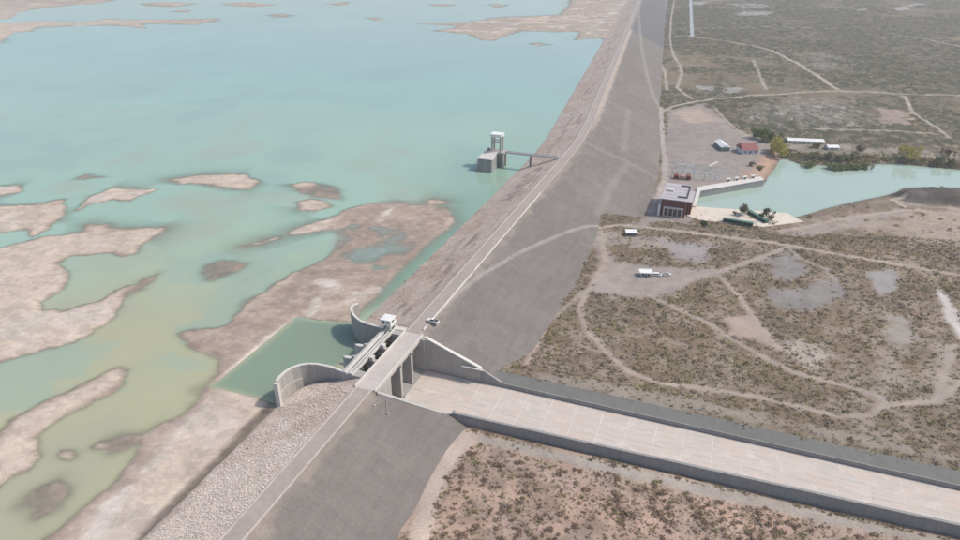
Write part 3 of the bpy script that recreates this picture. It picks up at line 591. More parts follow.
L().box(-40.3, -38.1, 199.6, 201.3, -20, -1.2).part('end_pier', M['concrete_pale'])
FW = [(-15.9, 258.2), (-21.5, 258.7), (-29.6, 259.8), (-35, 263), (-39.6, 267.2), (-42.6, 271.4), (-40.4, 275.4)]
wing(FW, 11, -1.0, -20, 1, None)
# training walls down the embankment face
L().prism([(6.9, 208.9), (36.2, 222.6), (35.8, 223.7), (6.9, 210.2)], -22, [-.1, -14.9, -14.9, -.1]).part('training_wall', M['concrete'])
L().prism([(6.9, 208.6), (36.4, 222.3), (36.2, 222.6), (6.9, 208.9)], [-1.4, -16.2, -16.2, -1.4], [.05, -14.7, -14.7, .05]).part('wall_edge', M['concrete_pale'])
L().box(35.7, 36.8, 221.8, 223.8, -22, -12.2).part('end_post', M['concrete_dark'])
wl = L().prism([(7.6, 256.1), (36, 256.1), (36, 257.2), (7.6, 257.2)], -22, [-.4, -11.2, -11.2, -.4]).part('training_wall', M['concrete'])
L().prism([(7.6, 255.8), (36.6, 255.8), (36.6, 257.6), (7.6, 257.6)], [-.4, -11.4, -11.4, -.4], [.15, -10.85, -10.85, .15]).part('coping', M['concrete_pale'], wl)
L().prism([(36, 256.1), (47, 256.1), (47, 257.2), (36, 257.2)], -22, [-11.2, -16.6, -16.6, -11.2]).part('training_wall_toe', M['concrete_dark'])
L().box(27, 38, 254.6, 255.75, -11.3, -10.95).part('landing', M['concrete_pale'])
# chute walls and floor slabs
M['lining'] = plain('lining', (.205, .20, .18), .9, .09, .25, streak=.06, stain=(.18, .178, .16))
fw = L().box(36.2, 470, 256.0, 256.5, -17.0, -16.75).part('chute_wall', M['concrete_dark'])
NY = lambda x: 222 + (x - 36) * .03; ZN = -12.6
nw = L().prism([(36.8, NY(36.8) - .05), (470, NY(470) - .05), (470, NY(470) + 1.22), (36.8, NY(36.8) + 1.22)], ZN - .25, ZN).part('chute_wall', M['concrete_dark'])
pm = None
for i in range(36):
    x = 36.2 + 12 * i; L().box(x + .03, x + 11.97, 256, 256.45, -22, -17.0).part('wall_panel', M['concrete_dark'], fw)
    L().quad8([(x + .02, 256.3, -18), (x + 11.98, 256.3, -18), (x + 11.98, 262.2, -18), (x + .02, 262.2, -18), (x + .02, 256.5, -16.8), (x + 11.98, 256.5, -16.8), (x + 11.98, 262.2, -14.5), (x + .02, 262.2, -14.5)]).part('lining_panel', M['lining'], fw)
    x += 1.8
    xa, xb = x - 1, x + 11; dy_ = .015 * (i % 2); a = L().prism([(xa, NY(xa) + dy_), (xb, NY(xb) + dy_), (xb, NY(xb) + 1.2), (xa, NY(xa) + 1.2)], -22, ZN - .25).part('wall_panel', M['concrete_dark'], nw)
fl_ = L().prism([(7.0, 223.3), (470, NY(470) + 1.3), (470, 255.9), (7.0, 255.9)], -22, ZF - .05).part('chute_floor', M['joint'])
sm = {}
rg = random.Random(3)
def slab_mat(name, base, k):
    m, t, b = newmat(name); co = wcoord(t); cs = wcoord(t, (.09, .8, 1)); g = N(t, 'ShaderNodeRGB'); g.outputs[0].default_value = (*base, 1)
    c = mulv(t, g.outputs[0], ramp(t, noise(t, co, .9, 5, .7), .3, .7, .93, 1.07))
    c = mixc(t, ramp(t, noise(t, cs, .55 + .1 * k, 5, .65), .42, .62, 0, .85), c, (.575, .46, .385)); c = mixc(t, ramp(t, noise(t, cs, .9, 4, .6), .48, .66, 0, .8), c, (.45, .43, .395))
    c = mixc(t, ramp(t, noise(t, co, .16, 5, .65), .52, .7, 0, .6), c, (.67, .62, .57)); t.links.new(c, b.inputs['Base Color']); b.inputs['Roughness'].default_value = .85; return m
mslab = [slab_mat('slab_%d' % i, (.565 * f, .50 * f, .445 * f), i) for i, f in enumerate((1, .985, 1.02, 1.0))]
for i in range(36):
    x = 38 + 12 * i - .5
    for j, (y0, y1) in enumerate(((223.35, 239.5), (239.62, 255.85))):
        L().box(x + .12, x + 11.88, y0 if j else NY(x + 12) + 1.25, y1, ZF - .05, ZF + rg.uniform(-.012, .012)).part('slab', mslab[rg.randrange(4)], fl_)
for j, (y0, y1) in enumerate(((221.2, 239.5), (239.62, 255.85))):       # flared apron below the gates
    for x0, x1 in ((7.05, 13.3), (13.42, 25.4), (25.52, 37.4)):
        ya, yb = (max(y0, 210.4 + (x0 - 7) * .47 + .2), max(y0, 210.4 + (x1 - 7) * .47 + .2)) if j == 0 else (y0, y0)
        if j == 0: ya, yb = 210.6 + (x0 - 6.9) * .46, 210.6 + (x1 - 6.9) * .46
        L().prism([(x0, ya), (x1, yb), (x1, y1), (x0, y1)], ZF - .6, ZF + .02).part('slab', mslab[rg.randrange(4)], fl_)

# ------------------------------------------------------------------ gantry crane on the hoist beams
g = thing('gantry_crane', 'cream gantry crane with a boxy cabin standing on the hoist beams', 'crane', (-12.9, 257.0, .68)); g.scale = (.97, .88, .86)
for sx_ in (-2, 2.3):
    for sy_ in (-2.3, 2.3): MB().box(sx_ - .3, sx_ + .3, sy_ - .35, sy_ + .35, .35, 3.4).build('leg', M['crane_paint'], g)
for sx_ in (-2, 2.3):
    MB().box(sx_ - .35, sx_ + .35, -2.9, 2.9, 0.0, .5).build('end_truck', M['dark_steel'], g); MB().box(sx_ - .15, sx_ + .15, -2.0, 2.0, 2.0, 2.3).build('tie_bar', M['crane_paint'], g)
MB().box(-2.9, 3.2, -3.2, 3.2, 3.4, 4.0).build('platform', M['crane_paint'], g)
hs = MB().box(-2.7, 2.9, -2.9, 3.0, 4.0, 6.6).build('cabin', M['crane_paint'], g, .08)
MB().quad8([(-3, -3.2, 6.6), (3.2, -3.2, 6.6), (3.2, 3.3, 6.6), (-3, 3.3, 6.6), (-3, -3.2, 6.9), (3.2, -3.2, 6.9), (3.2, 3.3, 7.15), (-3, 3.3, 7.15)]).build('roof', M['white'], g)
for x in (-1.9, .6): MB().box(x, x + 1.3, -2.96, -2.9, 4.9, 6.0).build('window', M['glass'], hs)
MB().box(2.9, 2.96, -1.5, 1.2, 4.9, 6.0).build('window', M['glass'], hs)

# ------------------------------------------------------------------ vehicles
def wheels(t, xs, hw, r):
    for x in xs:
        for s in (-1, 1):
            w_ = MB().tube((x, s * (hw - .22), r), (x, s * hw, r), r, 12).build('wheel', M['rubber'], t); MB().tube((x, s * hw, r), (x, s * (hw + .015), r), r * .55, 10).build('rim', M['steel'], w_)
def pickup(name, label, loc, rz, group):
    t = thing(name, label, 'pickup truck', loc, rz, group)
    MB().prismy([(-2.65, .45), (-2.65, 1.0), (-2.6, 1.08), (-.6, 1.08), (1.1, 1.1), (2.45, .98), (2.62, .8), (2.62, .45)], -.92, .92).build('body', M['white'], t, .05)
    c_ = MB().quad8([(-.75, -.86, 1.08), (1.25, -.86, 1.1), (1.25, .86, 1.1), (-.75, .86, 1.08), (-.55, -.72, 1.78), (.45, -.72, 1.78), (.45, .72, 1.78), (-.55, .72, 1.78)]).build('cab', M['glass'], t)
    MB().box(-.62, .52, -.76, .76, 1.76, 1.84).build('roof', M['white'], c_, .03)
    MB().box(-2.5, -.85, -.78, .78, 1.09, 1.12).build('bed_floor', M['dark'], t)
    for s in (-1, 1): MB().box(-2.6, -.8, s * .86 - .06, s * .86 + .06, 1.08, 1.42).build('bed_side', M['white'], t)
    MB().box(-2.66, -2.56, -.86, .86, 1.08, 1.42).build('tailgate', M['white'], t)
    for s in (-1, 1): MB().box(2.58, 2.66, s * .7 - .18, s * .7 + .18, .72, .9).build('headlight', M['concrete_pale'], t)
    MB().box(2.55, 2.72, -.9, .9, .42, .62).build('bumper', M['dark_steel'], t); wheels(t, (-1.6, 1.65), .9, .4); return t
def van(name, label, loc, rz, group):
    t = thing(name, label, 'van', loc, rz, group)
    MB().prismy([(-2.6, .4), (-2.6, 2.1), (-2.45, 2.25), (1.1, 2.25), (1.95, 1.35), (2.6, 1.15), (2.7, .95), (2.7, .4)], -.98, .98).build('body', M['white'], t, .06)
    MB().quad8([(1.22, -.85, 2.14), (1.92, -.85, 1.40), (1.92, .85, 1.40), (1.22, .85, 2.14), (1.26, -.85, 2.2), (1.98, -.85, 1.44), (1.98, .85, 1.44), (1.26, .85, 2.2)]).build('windscreen', M['glass'], t)
    for s in (-1, 1): MB().box(-2.2, 1.0, s * .985 - .01, s * .985 + .01, 1.35, 1.95).build('side_window', M['glass'], t)
    wheels(t, (-1.6, 1.7), .96, .38); return t
pickup('pickup_truck', 'white pickup truck parked at the crest edge beside the spillway bridge', (5.2, 270.6, .02), rad(168), None).scale = (1.25, 1.25, 1.25)

# ------------------------------------------------------------------ intake tower and its footbridge
T = thing('intake_tower', 'concrete intake tower with a roofed portal frame standing in the reservoir', 'tower', (-66, 553, -17)); TO = (-66, 553, -17)
class T_(MB):
    def part(s, name, mat, parent=T, bevel=0.):
        s.v = [(p[0] - TO[0], p[1] - TO[1], p[2] - TO[2]) for p in s.v]; return s.build(name, mat, parent, bevel)
b = T_().quad8([(-78, 541, -19), (-60.5, 541, -19), (-60.5, 556, -19), (-78, 556, -19), (-74.5, 543.5, -3.5), (-61, 543.5, -3.5), (-61, 556, 0), (-72, 556, 0)]).part('shaft', M['concrete_dark'])
T_().quad8([(-74.9, 543, -3.45), (-60.6, 543, -3.45), (-60.6, 556.5, .05), (-72.4, 556.5, .05), (-74.9, 543, -2.9), (-60.6, 543, -2.9), (-60.6, 556.5, .6), (-72.4, 556.5, .6)]).part('sloping_cap', M['concrete_pale'])
for k, x in enumerate((-73.6, -67.2)):               # screened openings between ribs on the near face
    T_().quad8([(x - 1.3, 541.35, -15), (x + 4.2, 541.35, -15), (x + 4.2, 542.6, -15), (x - 1.3, 542.6, -15), (x - .2, 543.0, -5), (x + 4.4, 543.0, -5), (x + 4.4, 544, -5), (x - .2, 544, -5)]).part('trash_rack', M['concrete_dark'], b)
for x, xt in ((-76.6, -73.6), (-68.6, -67.9), (-61.6, -61.8)):
    T_().quad8([(x - .8, 540.4, -19), (x + .8, 540.4, -19), (x + .8, 542, -19), (x - .8, 542, -19), (xt - .7, 542.9, -3.6), (xt + .7, 542.9, -3.6), (xt + .7, 544, -3.6), (xt - .7, 544, -3.6)]).part('rib', M['concrete'], b)
T_().box(-72, -54.5, 556.1, 566.5, -1.4, .1).part('deck', M['concrete'])
for x in (-71, -63.5, -56):
    for y in (557.3, 565.2): T_().box(x - .9, x + .9, y - .9, y + .9, -19, -1.4).part('column', M['concrete'])
T_().box(-70.0, -57.5, 558.4, 564.2, -19, -1.45).part('gate_shaft', M['concrete_dark'])
for x in (-66.5, -58.8):
    for y in (558.2, 564.5): T_().box(x - .7, x + .7, y - .6, y + .6, .1, 13.2).part('portal_post', M['concrete'])
for y in (558.2, 564.5): T_().box(-66.0, -59.3, y - .3, y + .3, 8.6, 9.3).part('portal_beam', M['concrete'])
T_().box(-67.8, -57.6, 557.2, 565.4, 13.2, 15.4).part('hoist_house', M['white'], bevel=.15)
T_().box(-68.2, -57.2, 556.8, 565.8, 15.4, 15.8).part('roof', M['white'])
T_().box(-70.5, -68.6, 557, 559.2, .1, 2.6).part('control_box', M['concrete_dark'])
fb = thing('access_bridge', 'narrow concrete footbridge linking the intake tower to the dam crest', 'bridge', (-30, 561, -10)); TO = (-30, 561, -10)
T_().box(-54.45, -6.2, 559.4, 562.6, -1.0, -.1).part('deck', M['concrete_pale'], fb)
for y in (559.45, 562.4): T_().box(-54.4, -6.3, y, y + .15, -.1, .5).part('parapet', M['concrete'], fb)
T_().quad8([(-32.4, 559.8, -16), (-30.2, 559.8, -16), (-30.2, 562.2, -16), (-32.4, 562.2, -16), (-32, 559.8, -1.3), (-30.6, 559.8, -1.3), (-30.6, 562.2, -1.3), (-32, 562.2, -1.3)]).part('pier', M['concrete_dark'], fb)
T_().box(-8.6, -4.8, 558.4, 563.6, -3, -.12).part('abutment', M['concrete'], fb)
T_().quad8([(-31, 559.0, -11.6), (-8, 559.0, -2.9), (-8, 560, -2.9), (-31, 560, -11.6), (-31, 559.0, -10.2), (-8, 559.0, -1.4), (-8, 560, -1.4), (-31, 560, -10.2)]).part('shadow_strip', M['concrete_dark'], fb)  # footbridge's shadow on the riprap, built as a dark sloping strip

# ------------------------------------------------------------------ powerhouse and tailrace
ZP = -32.3
ph = thing('powerhouse', 'powerhouse with flat lavender-grey roof and dark red walls at the dam toe', 'powerhouse', (96, 560, ZP))
class P_(MB):
    O = (96, 560, ZP); root = None
    def part(s, name, mat, parent, bevel=0.):
        s.v = [(p[0] - s.O[0], p[1] - s.O[1], p[2] - s.O[2]) for p in s.v]; return s.build(name, mat, parent, bevel)
P_().box(86, 105.5, 541, 580.5, -33.5, -18.6).part('hall', M['brick_red'], ph)
P_().box(85.5, 106, 540.5, 581, -18.6, -17.9).part('roof', M['roof_lavender'], ph)
P_().box(105.5, 109.6, 549, 576, -33.5, -21.5).part('annex', M['brick_red'], ph); P_().box(105.6, 110.1, 548.6, 576.4, -21.5, -21).part('annex_roof', M['roof_lavender'], ph)
P_().box(88.5, 104, 539.6, 541, -33, -24.4).part('portal_frame', M['concrete_pale'], ph)
for k in range(4): P_().box(89.6 + 3.5 * k, 92.3 + 3.5 * k, 539.3, 539.6, -31.5, -25.6).part('window', M['dark'], ph)
P_().box(84.4, 86, 538.5, 552, -33, -23.5).part('side_wall', M['white'], ph)
for k in range(5): P_().box(87, 104.6, 545 + 7 * k, 545.35 + 7 * k, -17.9, -17.75).part('roof_seam', M['concrete'], ph)
P_().box(98, 105.9, 547.2, 548.2, -17.9, -17.0).part('roof_upstand', M['dark'], ph); P_().box(98, 105.9, 575.4, 576.4, -17.9, -17.0).part('roof_upstand', M['dark'], ph)
P_().box(104.9, 105.9, 548.2, 575.4, -17.9, -17.2).part('roof_upstand', M['dark'], ph)
P_().box(88, 93, 560, 564, -17.9, -16.6).part('vent_house', M['concrete_pale'], ph)
qy = thing('quay', 'pale concrete quay wall around the tailrace basin beside the powerhouse', 'quay', (112, 590, ZP)); P_.O = (112, 590, ZP)
P_().prism([(109.7, 566), (112.5, 568.5), (112.5, 607.5), (165.5, 659), (162, 667), (109.7, 617)], -43, -31.2).part('north_quay', M['concrete_dark'], qy)
P_().prism([(109.6, 567), (112.9, 568.4), (112.9, 607.2), (165.9, 658.8), (162.1, 667.6), (109.6, 617.3)], -31.2, -30.9).part('deck', M['concrete_pale'], qy)
P_.O = (150, 565, ZP); ap = thing('works_apron', 'cream concrete apron south of the tailrace with green gates lying on it', 'apron', (150, 565, ZP))
P_().prism([(107.5, 546), (118, 540), (165, 543), (196, 566), (184, 581), (113, 570), (107.5, 566)], -43, -32.0).part('slab', M['apron'], ap)
# green stoplog gates lying on the apron
def stoplog(label, p, q, wd, h):
    p, q = np.array(p), np.array(q); Ln = np.hypot(*(q - p)); t = thing('stoplog_gate', label, 'gate', (*(.5 * (p + q)), -32.0), math.atan2(q[1] - p[1], q[0] - p[0]), 'stoplog gates on the apron')
    MB().box(-Ln / 2, Ln / 2, wd / 2 - .25, wd / 2, .3, h).build('skin_plate', M['gate_green'], t); MB().box(-Ln / 2, Ln / 2, -wd / 2, wd / 2, .15, .45).build('bottom_girder', M['gate_green'], t)
    MB().box(-Ln / 2, Ln / 2, -wd / 2, wd / 2 - .3, h - .35, h).build('top_girder', M['gate_green'], t)
    for k in range(7): x = -Ln / 2 + .2 + k * (Ln - .4) / 6; MB().box(x - .15, x + .15, -wd / 2, wd / 2 - .26, .45, h - .36).build('rib', M['gate_green'], t)
    for s in (-.35, .35): MB().box(s * Ln - .4, s * Ln + .4, -wd / 2, wd / 2, 0, .15).build('sleeper', M['tan_paint'], t)
a1 = at(723, 220, -31.); a2 = at(753, 225, -31.); stoplog('longer dark green steel gate leaf lying nearest the dirt road on the apron', a1[:2], a2[:2], 3.2, 3.0)
a1 = at(749, 212, -31.); a2 = at(767, 222, -31.); stoplog('shorter dark green steel gate leaf lying beside the two dark bushes', a1[:2], a2[:2], 3.4, 2.6)
# row of concrete counterweights on the quay
for k in range(4):
    p = at(728 + 8.2 * k, 181.5 - 1.1 * k, -30.9); t = thing('gate_hoist', ['leftmost', 'second from left', 'third from left', 'rightmost'][k] + ' of the four pale gate hoists on the tailrace quay', 'hoist', (p[0], p[1], -30.9), .75, 'gate hoists on the quay')
    for s in (-1.6, 1.6): MB().box(s - .35, s + .35, -.6, .6, 0, 2.4).build('post', M['concrete_pale'], t)
    MB().box(-2.4, 2.4, -.9, .9, 2.4, 3.0).build('beam', M['white'], t); MB().box(-1.1, 1.1, -.7, .7, 0, 1.4).build('motor', M['dark'], t)
def transformer(label, px, m):
    p = at(*px, ZP); t = thing('transformer', label, 'transformer', (p[0], p[1], ZP - .15), .2, 'transformers')
    MB().box(-2.2, 2.2, -1.8, 1.8, .3, 4.0).build('tank', m, t, .15); MB().box(-2.5, 2.5, -2.1, 2.1, 0, .3).build('plinth', M['concrete'], t)
    for k in range(6): MB().box(-1.9 + k * .7, -1.7 + k * .7, -2.6, -1.8, .7, 3.5).build('radiator_fin', m, t)
    MB().tube((-1.6, 1, 4.9), (1.6, 1, 4.9), .55, 10).build('conservator', m, t)
    for k in range(3): MB().tube((-1.2 + 1.2 * k, -.6, 4.0), (-1.2 + 1.2 * k, -.6, 5.4), .16, 6).build('bushing', M['concrete_pale'], t)
transformer('rust red transformer nearest the toe road behind the powerhouse', (676, 178.5), M['rust']); transformer('rust red transformer on the tailrace side behind the powerhouse', (688, 179.5), M['rust']); transformer('tan transformer standing between the two rust red ones', (682, 179), M['tan_paint'])
# switchyard
def lattice(label, p0, p1, npost, h):
    p0, p1 = np.array(p0[:2]), np.array(p1[:2]); Ln = np.hypot(*(p1 - p0)); t = thing('switchyard_gantry', label, 'gantry', (*p0, ZP), math.atan2(*(p1 - p0)[::-1]), 'switchyard gantries')
    for k in range(npost):
        x = Ln * k / (npost - 1)
        for s in (-.5, .5): MB().tube((x + s, 0, -.6), (x, 0, h), .26, 5).build('post', M['white'], t)
        MB().tube((x, 0, h), (x, 0, h + 2), .1, 5).build('spike', M['steel'], t)
    tr = MB()
    for dy, dz in ((-.4, 0), (.4, 0), (0, .7)): tr.tube((0, dy, h - .4 + dz), (Ln, dy, h - .4 + dz), .22, 5)
    n = int(Ln / 1.6)
    for k in range(n):
        x0, x1 = Ln * k / n, Ln * (k + 1) / n; s = -.4 if k % 2 else .4; tr.tube((x0, s, h - .4), (x1, -s, h - .4), .07, 4); tr.tube((x0, s, h - .4), (x1, 0, h + .3), .07, 4)
    tr.build('truss_beam', M['white'], t)
lattice('long white lattice switchyard gantry with five posts', at(672, 176, ZP), at(715, 181, ZP), 5, 6.8)
lattice('short white lattice switchyard gantry behind the longer one', at(676, 169, ZP), at(694, 170.5, ZP), 3, 5.5)
lattice('short white switchyard gantry on the yard side near the quay', at(708, 171, ZP), at(717, 167, ZP), 2, 5.5)

for k in range(9):
    u, v = [(673.5, 163), (681, 163.5), (689, 164.5), (697, 165.5), (704, 174), (711, 175), (697, 173), (690, 172.5), (683, 171.5)][k]; p = at(u, v, ZP)
    t = thing('circuit_breaker', 'pale ' + ['breaker at the far left corner of the switchyard', 'breaker second along the far row of the switchyard', 'breaker third along the far row of the switchyard', 'breaker at the right end of the far row of the switchyard', 'breaker by the right posts of the long gantry', 'breaker at the right end of the long gantry', 'breaker under the middle of the long gantry', 'breaker left of the middle under the long gantry', 'breaker at the left under the long gantry'][k], 'breaker', (p[0], p[1], ZP - .1), .2, 'switchyard breakers')
    MB().box(-2.2, 2.2, -.5, .5, 0, .35).build('plinth', M['concrete_pale'], t)
    for q in (-1.6, 0, 1.6): MB().tube((q, 0, .35), (q, 0, 2.2), .2, 6).build('post', M['steel'], t); MB().tube((q, 0, 2.2), (q, 0, 3.6), .3, 6, .18).build('insulator', M['white'], t)

# ------------------------------------------------------------------ sheds and houses
def shed(name, label, cat, px0, px1, depth, h, rise, wall, roof, rz=None, hip=False, front=None, z=None, windows=0, lean=False):
    """a building whose near lower edge runs from px0 to px1 in the photo"""
    a, b_ = onto([px0, px1]); Ln = np.hypot(*(b_ - a)[:2]); an = math.atan2(b_[1] - a[1], b_[0] - a[0]) if rz is None else rz; zz = float(min(a[2], b_[2], *[float(land_z(a[0] - math.sin(an) * depth, a[1] + math.cos(an) * depth)), float(land_z(b_[0] - math.sin(an) * depth, b_[1] + math.cos(an) * depth))]))
    t = thing(name, label, cat, (a[0], a[1], zz - .05), an)
    MB().box(0, Ln, 0, depth, -.3, h).build('wall', wall, t)
    if front: MB().box(.02, Ln - .02, -.06, -.005, .0, h - .02).build('front_wall', front, t)
    o = .5
    if hip:
        r = MB(); r.v = [(-o, -o, h), (Ln + o, -o, h), (Ln + o, depth + o, h), (-o, depth + o, h), (Ln * .5 - 1.2, depth * .42, h + rise), (Ln * .5 + 1.2, depth * .42, h + rise), (Ln * .5 + 1.2, depth * .58, h + rise), (Ln * .5 - 1.2, depth * .58, h + rise)]
        r.f = [(3, 2, 1, 0), (0, 1, 5, 4), (1, 2, 6, 5), (2, 3, 7, 6), (3, 0, 4, 7), (4, 5, 6, 7)]; r.build('roof', roof, t)
    elif lean: MB().quad8([(-o, -o, h), (Ln + o, -o, h), (Ln + o, depth + o, h + rise), (-o, depth + o, h + rise), (-o, -o, h + .25), (Ln + o, -o, h + .25), (Ln + o, depth + o, h + rise + .25), (-o, depth + o, h + rise + .25)]).build('roof', roof, t)
    else:
        r = MB(); r.v = [(-o, -o, h), (Ln + o, -o, h), (Ln + o, depth + o, h), (-o, depth + o, h), (Ln / 2, -o, h + rise), (Ln / 2, depth + o, h + rise)] if depth > Ln else [(-o, -o, h), (Ln + o, -o, h), (Ln + o, depth + o, h), (-o, depth + o, h), (-o, depth / 2, h + rise), (Ln + o, depth / 2, h + rise)]
        r.f = [(3, 2, 1, 0), (0, 1, 4), (1, 2, 5, 4), (2, 3, 5), (3, 0, 4, 5)] if depth > Ln else [(3, 2, 1, 0), (0, 1, 5, 4), (1, 2, 5), (2, 3, 4, 5), (3, 0, 4)]; r.build('roof', roof, t)
    for k in range(windows):
        x = Ln * (k + .5) / windows; MB().box(x - .7, x + .7, -.12, -.065, h * .35, h * .75).build('window', M['glass'], t)
    MB().box(Ln * .42, Ln * .42 + 1.2, -.14, -.07, 0, min(2.2, h - .4)).build('door', M['dark_steel'], t); return t
shed('shed', 'white-roofed shed with green front on the works yard', 'shed', (721, 151.5), (729.5, 151.5), 24, 4.4, 2.2, M['shed_green'], M['white'], front=M['shed_green'])
shed('house', 'white house with dark red pitched roof on the works yard', 'house', (742.5, 154.5), (758, 154), 16.5, 4.6, 5.5, M['white'], M['roof_red'], front=M['wall_blue'], windows=3)
shed('long_shed', 'long low white-roofed building behind the yellow-green tree', 'building', (788, 143), (824, 144.5), 11, 3.2, 1.2, M['concrete_pale'], M['white'], windows=8)
shed('cabin', 'small white-roofed cabin at the right end of the long low building', 'cabin', (828, 150.5), (839, 150.5), 10, 3.2, 1.6, M['concrete_pale'], M['white'], windows=2)
shed('hut', 'small white-roofed hut beside the dirt road above the terrace', 'hut', (626.3, 236.5), (636.8, 236.8), 4.6, 2.9, .5, M['concrete_dark'], M['white'], lean=True, windows=2)
shed('site_cabin', 'white-roofed site cabin standing next to the parked van on the terrace', 'cabin', (640, 277), (651.5, 277.5), 4.2, 3.0, .35, M['steel'], M['white'], lean=True, windows=2)
pp = onto([(657, 276), (667, 275.5)]); 
van('parked_van', 'white van parked beside the site cabin on the terrace', (pp[0][0], pp[0][1], float(gz(pp[0][0], pp[0][1])) - .02), rad(10), None)
pickup('pickup_truck', 'white pickup truck parked at the right of the van on the terrace', (pp[1][0], pp[1][1], float(gz(pp[1][0], pp[1][1])) - .02), rad(25), None)
# pale pipe with two concrete ends on the near gravel face
pw = onto([(374, 406), (386, 400), (387.5, 414)], dam_z); t = thing('drain_pipe', 'thin white pipe bent over the gravel slope between two small concrete blocks', 'pipe', tuple(pw[1]))
for i, j in ((0, 1), (1, 2)):
    a, b_ = Vector(pw[i] - pw[1]), Vector(pw[j] - pw[1]); a.z += .35; b_.z += .35; MB().tube(a, b_, .1, 6).build('pipe', M['concrete'], t)
for i in (0, 2): p = pw[i] - pw[1]; MB().box(p[0] - .5, p[0] + .5, p[1] - .5, p[1] + .5, p[2] - .9, p[2] + .7).build('block', M['concrete'], t, .1)

# ------------------------------------------------------------------ vegetation
def leafcloud(cent, rad_, n, size, cols, r):
    """n small leaf faces in lumpy clusters; returns triangles V (n,3,3) and colours (n,3)"""
    k = len(cent); w_ = r.integers(0, k, n); d = r.normal(size=(n, 3)); d /= np.linalg.norm(d, axis=1)[:, None]; P = cent[w_] + d * (r.random((n, 1)) ** .4) * rad_[w_][:, None]
    e1 = r.normal(size=(n, 3)); e1 /= np.linalg.norm(e1, axis=1)[:, None]; e2 = np.cross(e1, r.normal(size=(n, 3))); e2 /= np.linalg.norm(e2, axis=1)[:, None] + 1e-9; s = size * r.uniform(.6, 1.4, (n, 1))
    V = np.stack([P - e1 * s - e2 * s * .5, P + e1 * s - e2 * s * .5, P + e2 * s], 1); C = cols[r.integers(0, len(cols), n)] * r.uniform(.8, 1.2, (n, 1)); return V, C
def tri_mesh(name, V, C): me = mesh_np(name, V.reshape(-1, 3), np.arange(len(V) * 3).reshape(-1, 3)); vcol(me, 'col', np.repeat(np.clip(C, 0, 1), 3, 0)); return me
OLIVE = np.array([[.27, .235, .115], [.29, .25, .12], [.24, .215, .115], [.33, .275, .14]]); BROWN = np.array([[.27, .185, .135], [.245, .165, .12], [.285, .195, .14], [.245, .185, .13]]); GREYG = np.array([[.275, .24, .19], [.26, .23, .175], [.285, .25, .20]])
def shrub_var(cols, n, r, lf=.17):
    k = 5; cent = np.stack([r.uniform(-.45, .45, k), r.uniform(-.45, .45, k), r.uniform(.15, .45, k)], 1); V, C = leafcloud(cent, r.uniform(.25, .5, k), n, lf, cols, r); V[..., 2] = np.maximum(V[..., 2], -.08) * .7; return V, C
r_ = np.random.default_rng(11)
VAR = {k: [shrub_var(c_, 20, r_) for _ in range(6)] for k, c_ in (('b', BROWN), ('o', OLIVE), ('g', GREYG))}
def scatter(name, label, cat, x, y, size, kinds):
    Vs, Cs = [], []; z = gz(x, y); kk = r_.integers(0, 6, len(x))
    for key in 'bog':
        for v in range(6):
            m = (kinds == key) & (kk == v)
            if not m.any(): continue
            V, C = VAR[key][v]; a = r_.random(m.sum()) * 6.28; ca, sa = np.cos(a)[:, None, None], np.sin(a)[:, None, None]; s = size[m][:, None, None, None]
            W = np.stack([V[None, ..., 0] * ca - V[None, ..., 1] * sa, V[None, ..., 0] * sa + V[None, ..., 1] * ca, np.broadcast_to(V[None, ..., 2], (m.sum(),) + V.shape[:2])], -1) * s + np.stack([x[m], y[m], z[m]], 1)[:, None, None]
            Vs.append(W.reshape(-1, 3, 3)); Cs.append((C[None] * r_.uniform(.75, 1.25, (m.sum(), 1, 1))).reshape(-1, 3))
    return link(name, tri_mesh(name, np.concatenate(Vs), np.concatenate(Cs)), M['leaf'], None, kind='stuff', label=label, category=cat)
def candidates(n, x0, x1, y0, y1, thr):
    x = r_.uniform(x0, x1, n); y = r_.uniform(y0, y1, n); v = sample(GV, x, y); u = x - axis(y)
    keep = (v > thr + (r_.random(n) - .35) * .55) & (gz(x, y) > dam_z(x, y) + .1) & ~((y > 219 + (x - 36) * .03) & (y < 260)) & (sdf(RIVER, x, y) < -4); return x[keep], y[keep]
# near field of brown bushes: the largest ones are things, the rest one mass
x, y = candidates(20000, 44, 300, 100, 226, .24); s = r_.gamma(3.0, .22, len(x)) + .4
D = np.hypot(np.hypot(x - CAM[0], y), 198); dd = np.array([x - CAM[0], y, np.full(len(x), -198.)]).T; zc = dd @ _fw; vis = (np.abs(dd @ _ri / zc * FPX) < 485) & (-(dd @ _cu) / zc * FPX < 274) & (zc > 0)
o_ = np.argsort(-(s / D) * vis)[:300]; big = np.zeros(len(x), bool); big[o_] = True
kinds = np.where(r_.random(len(x)) < .74, 'b', np.where(r_.random(len(x)) < .8, 'o', 'g'))
shm = {}
for k, c_ in (('b', BROWN), ('o', OLIVE), ('g', GREYG)):
    for v in range(4): V, C = shrub_var(c_, 90, r_, .13); shm[k, v] = tri_mesh('shrub', V, C); shm[k, v].materials.append(M['leaf'])
zz = gz(x, y)
for i in np.nonzero(big)[0]:
    o = bpy.data.objects.new('shrub', shm[kinds[i], i % 4]); COL.objects.link(o); o.location = (x[i], y[i], zz[i]); o.scale = (s[i], s[i], s[i] * r_.uniform(.7, 1.0)); o.rotation_euler = (0, 0, r_.random() * 6.28)
    o['label'] = 'low dry scrub bush on the bare pink ground in front of the chute'; o['category'] = 'shrub'; o['group'] = 'larger bushes in front of the chute'
scatter('scrub', 'smaller dry scrub on the pink ground in front of the chute', 'scrub', x[~big], y[~big], s[~big] * .9, kinds[~big])
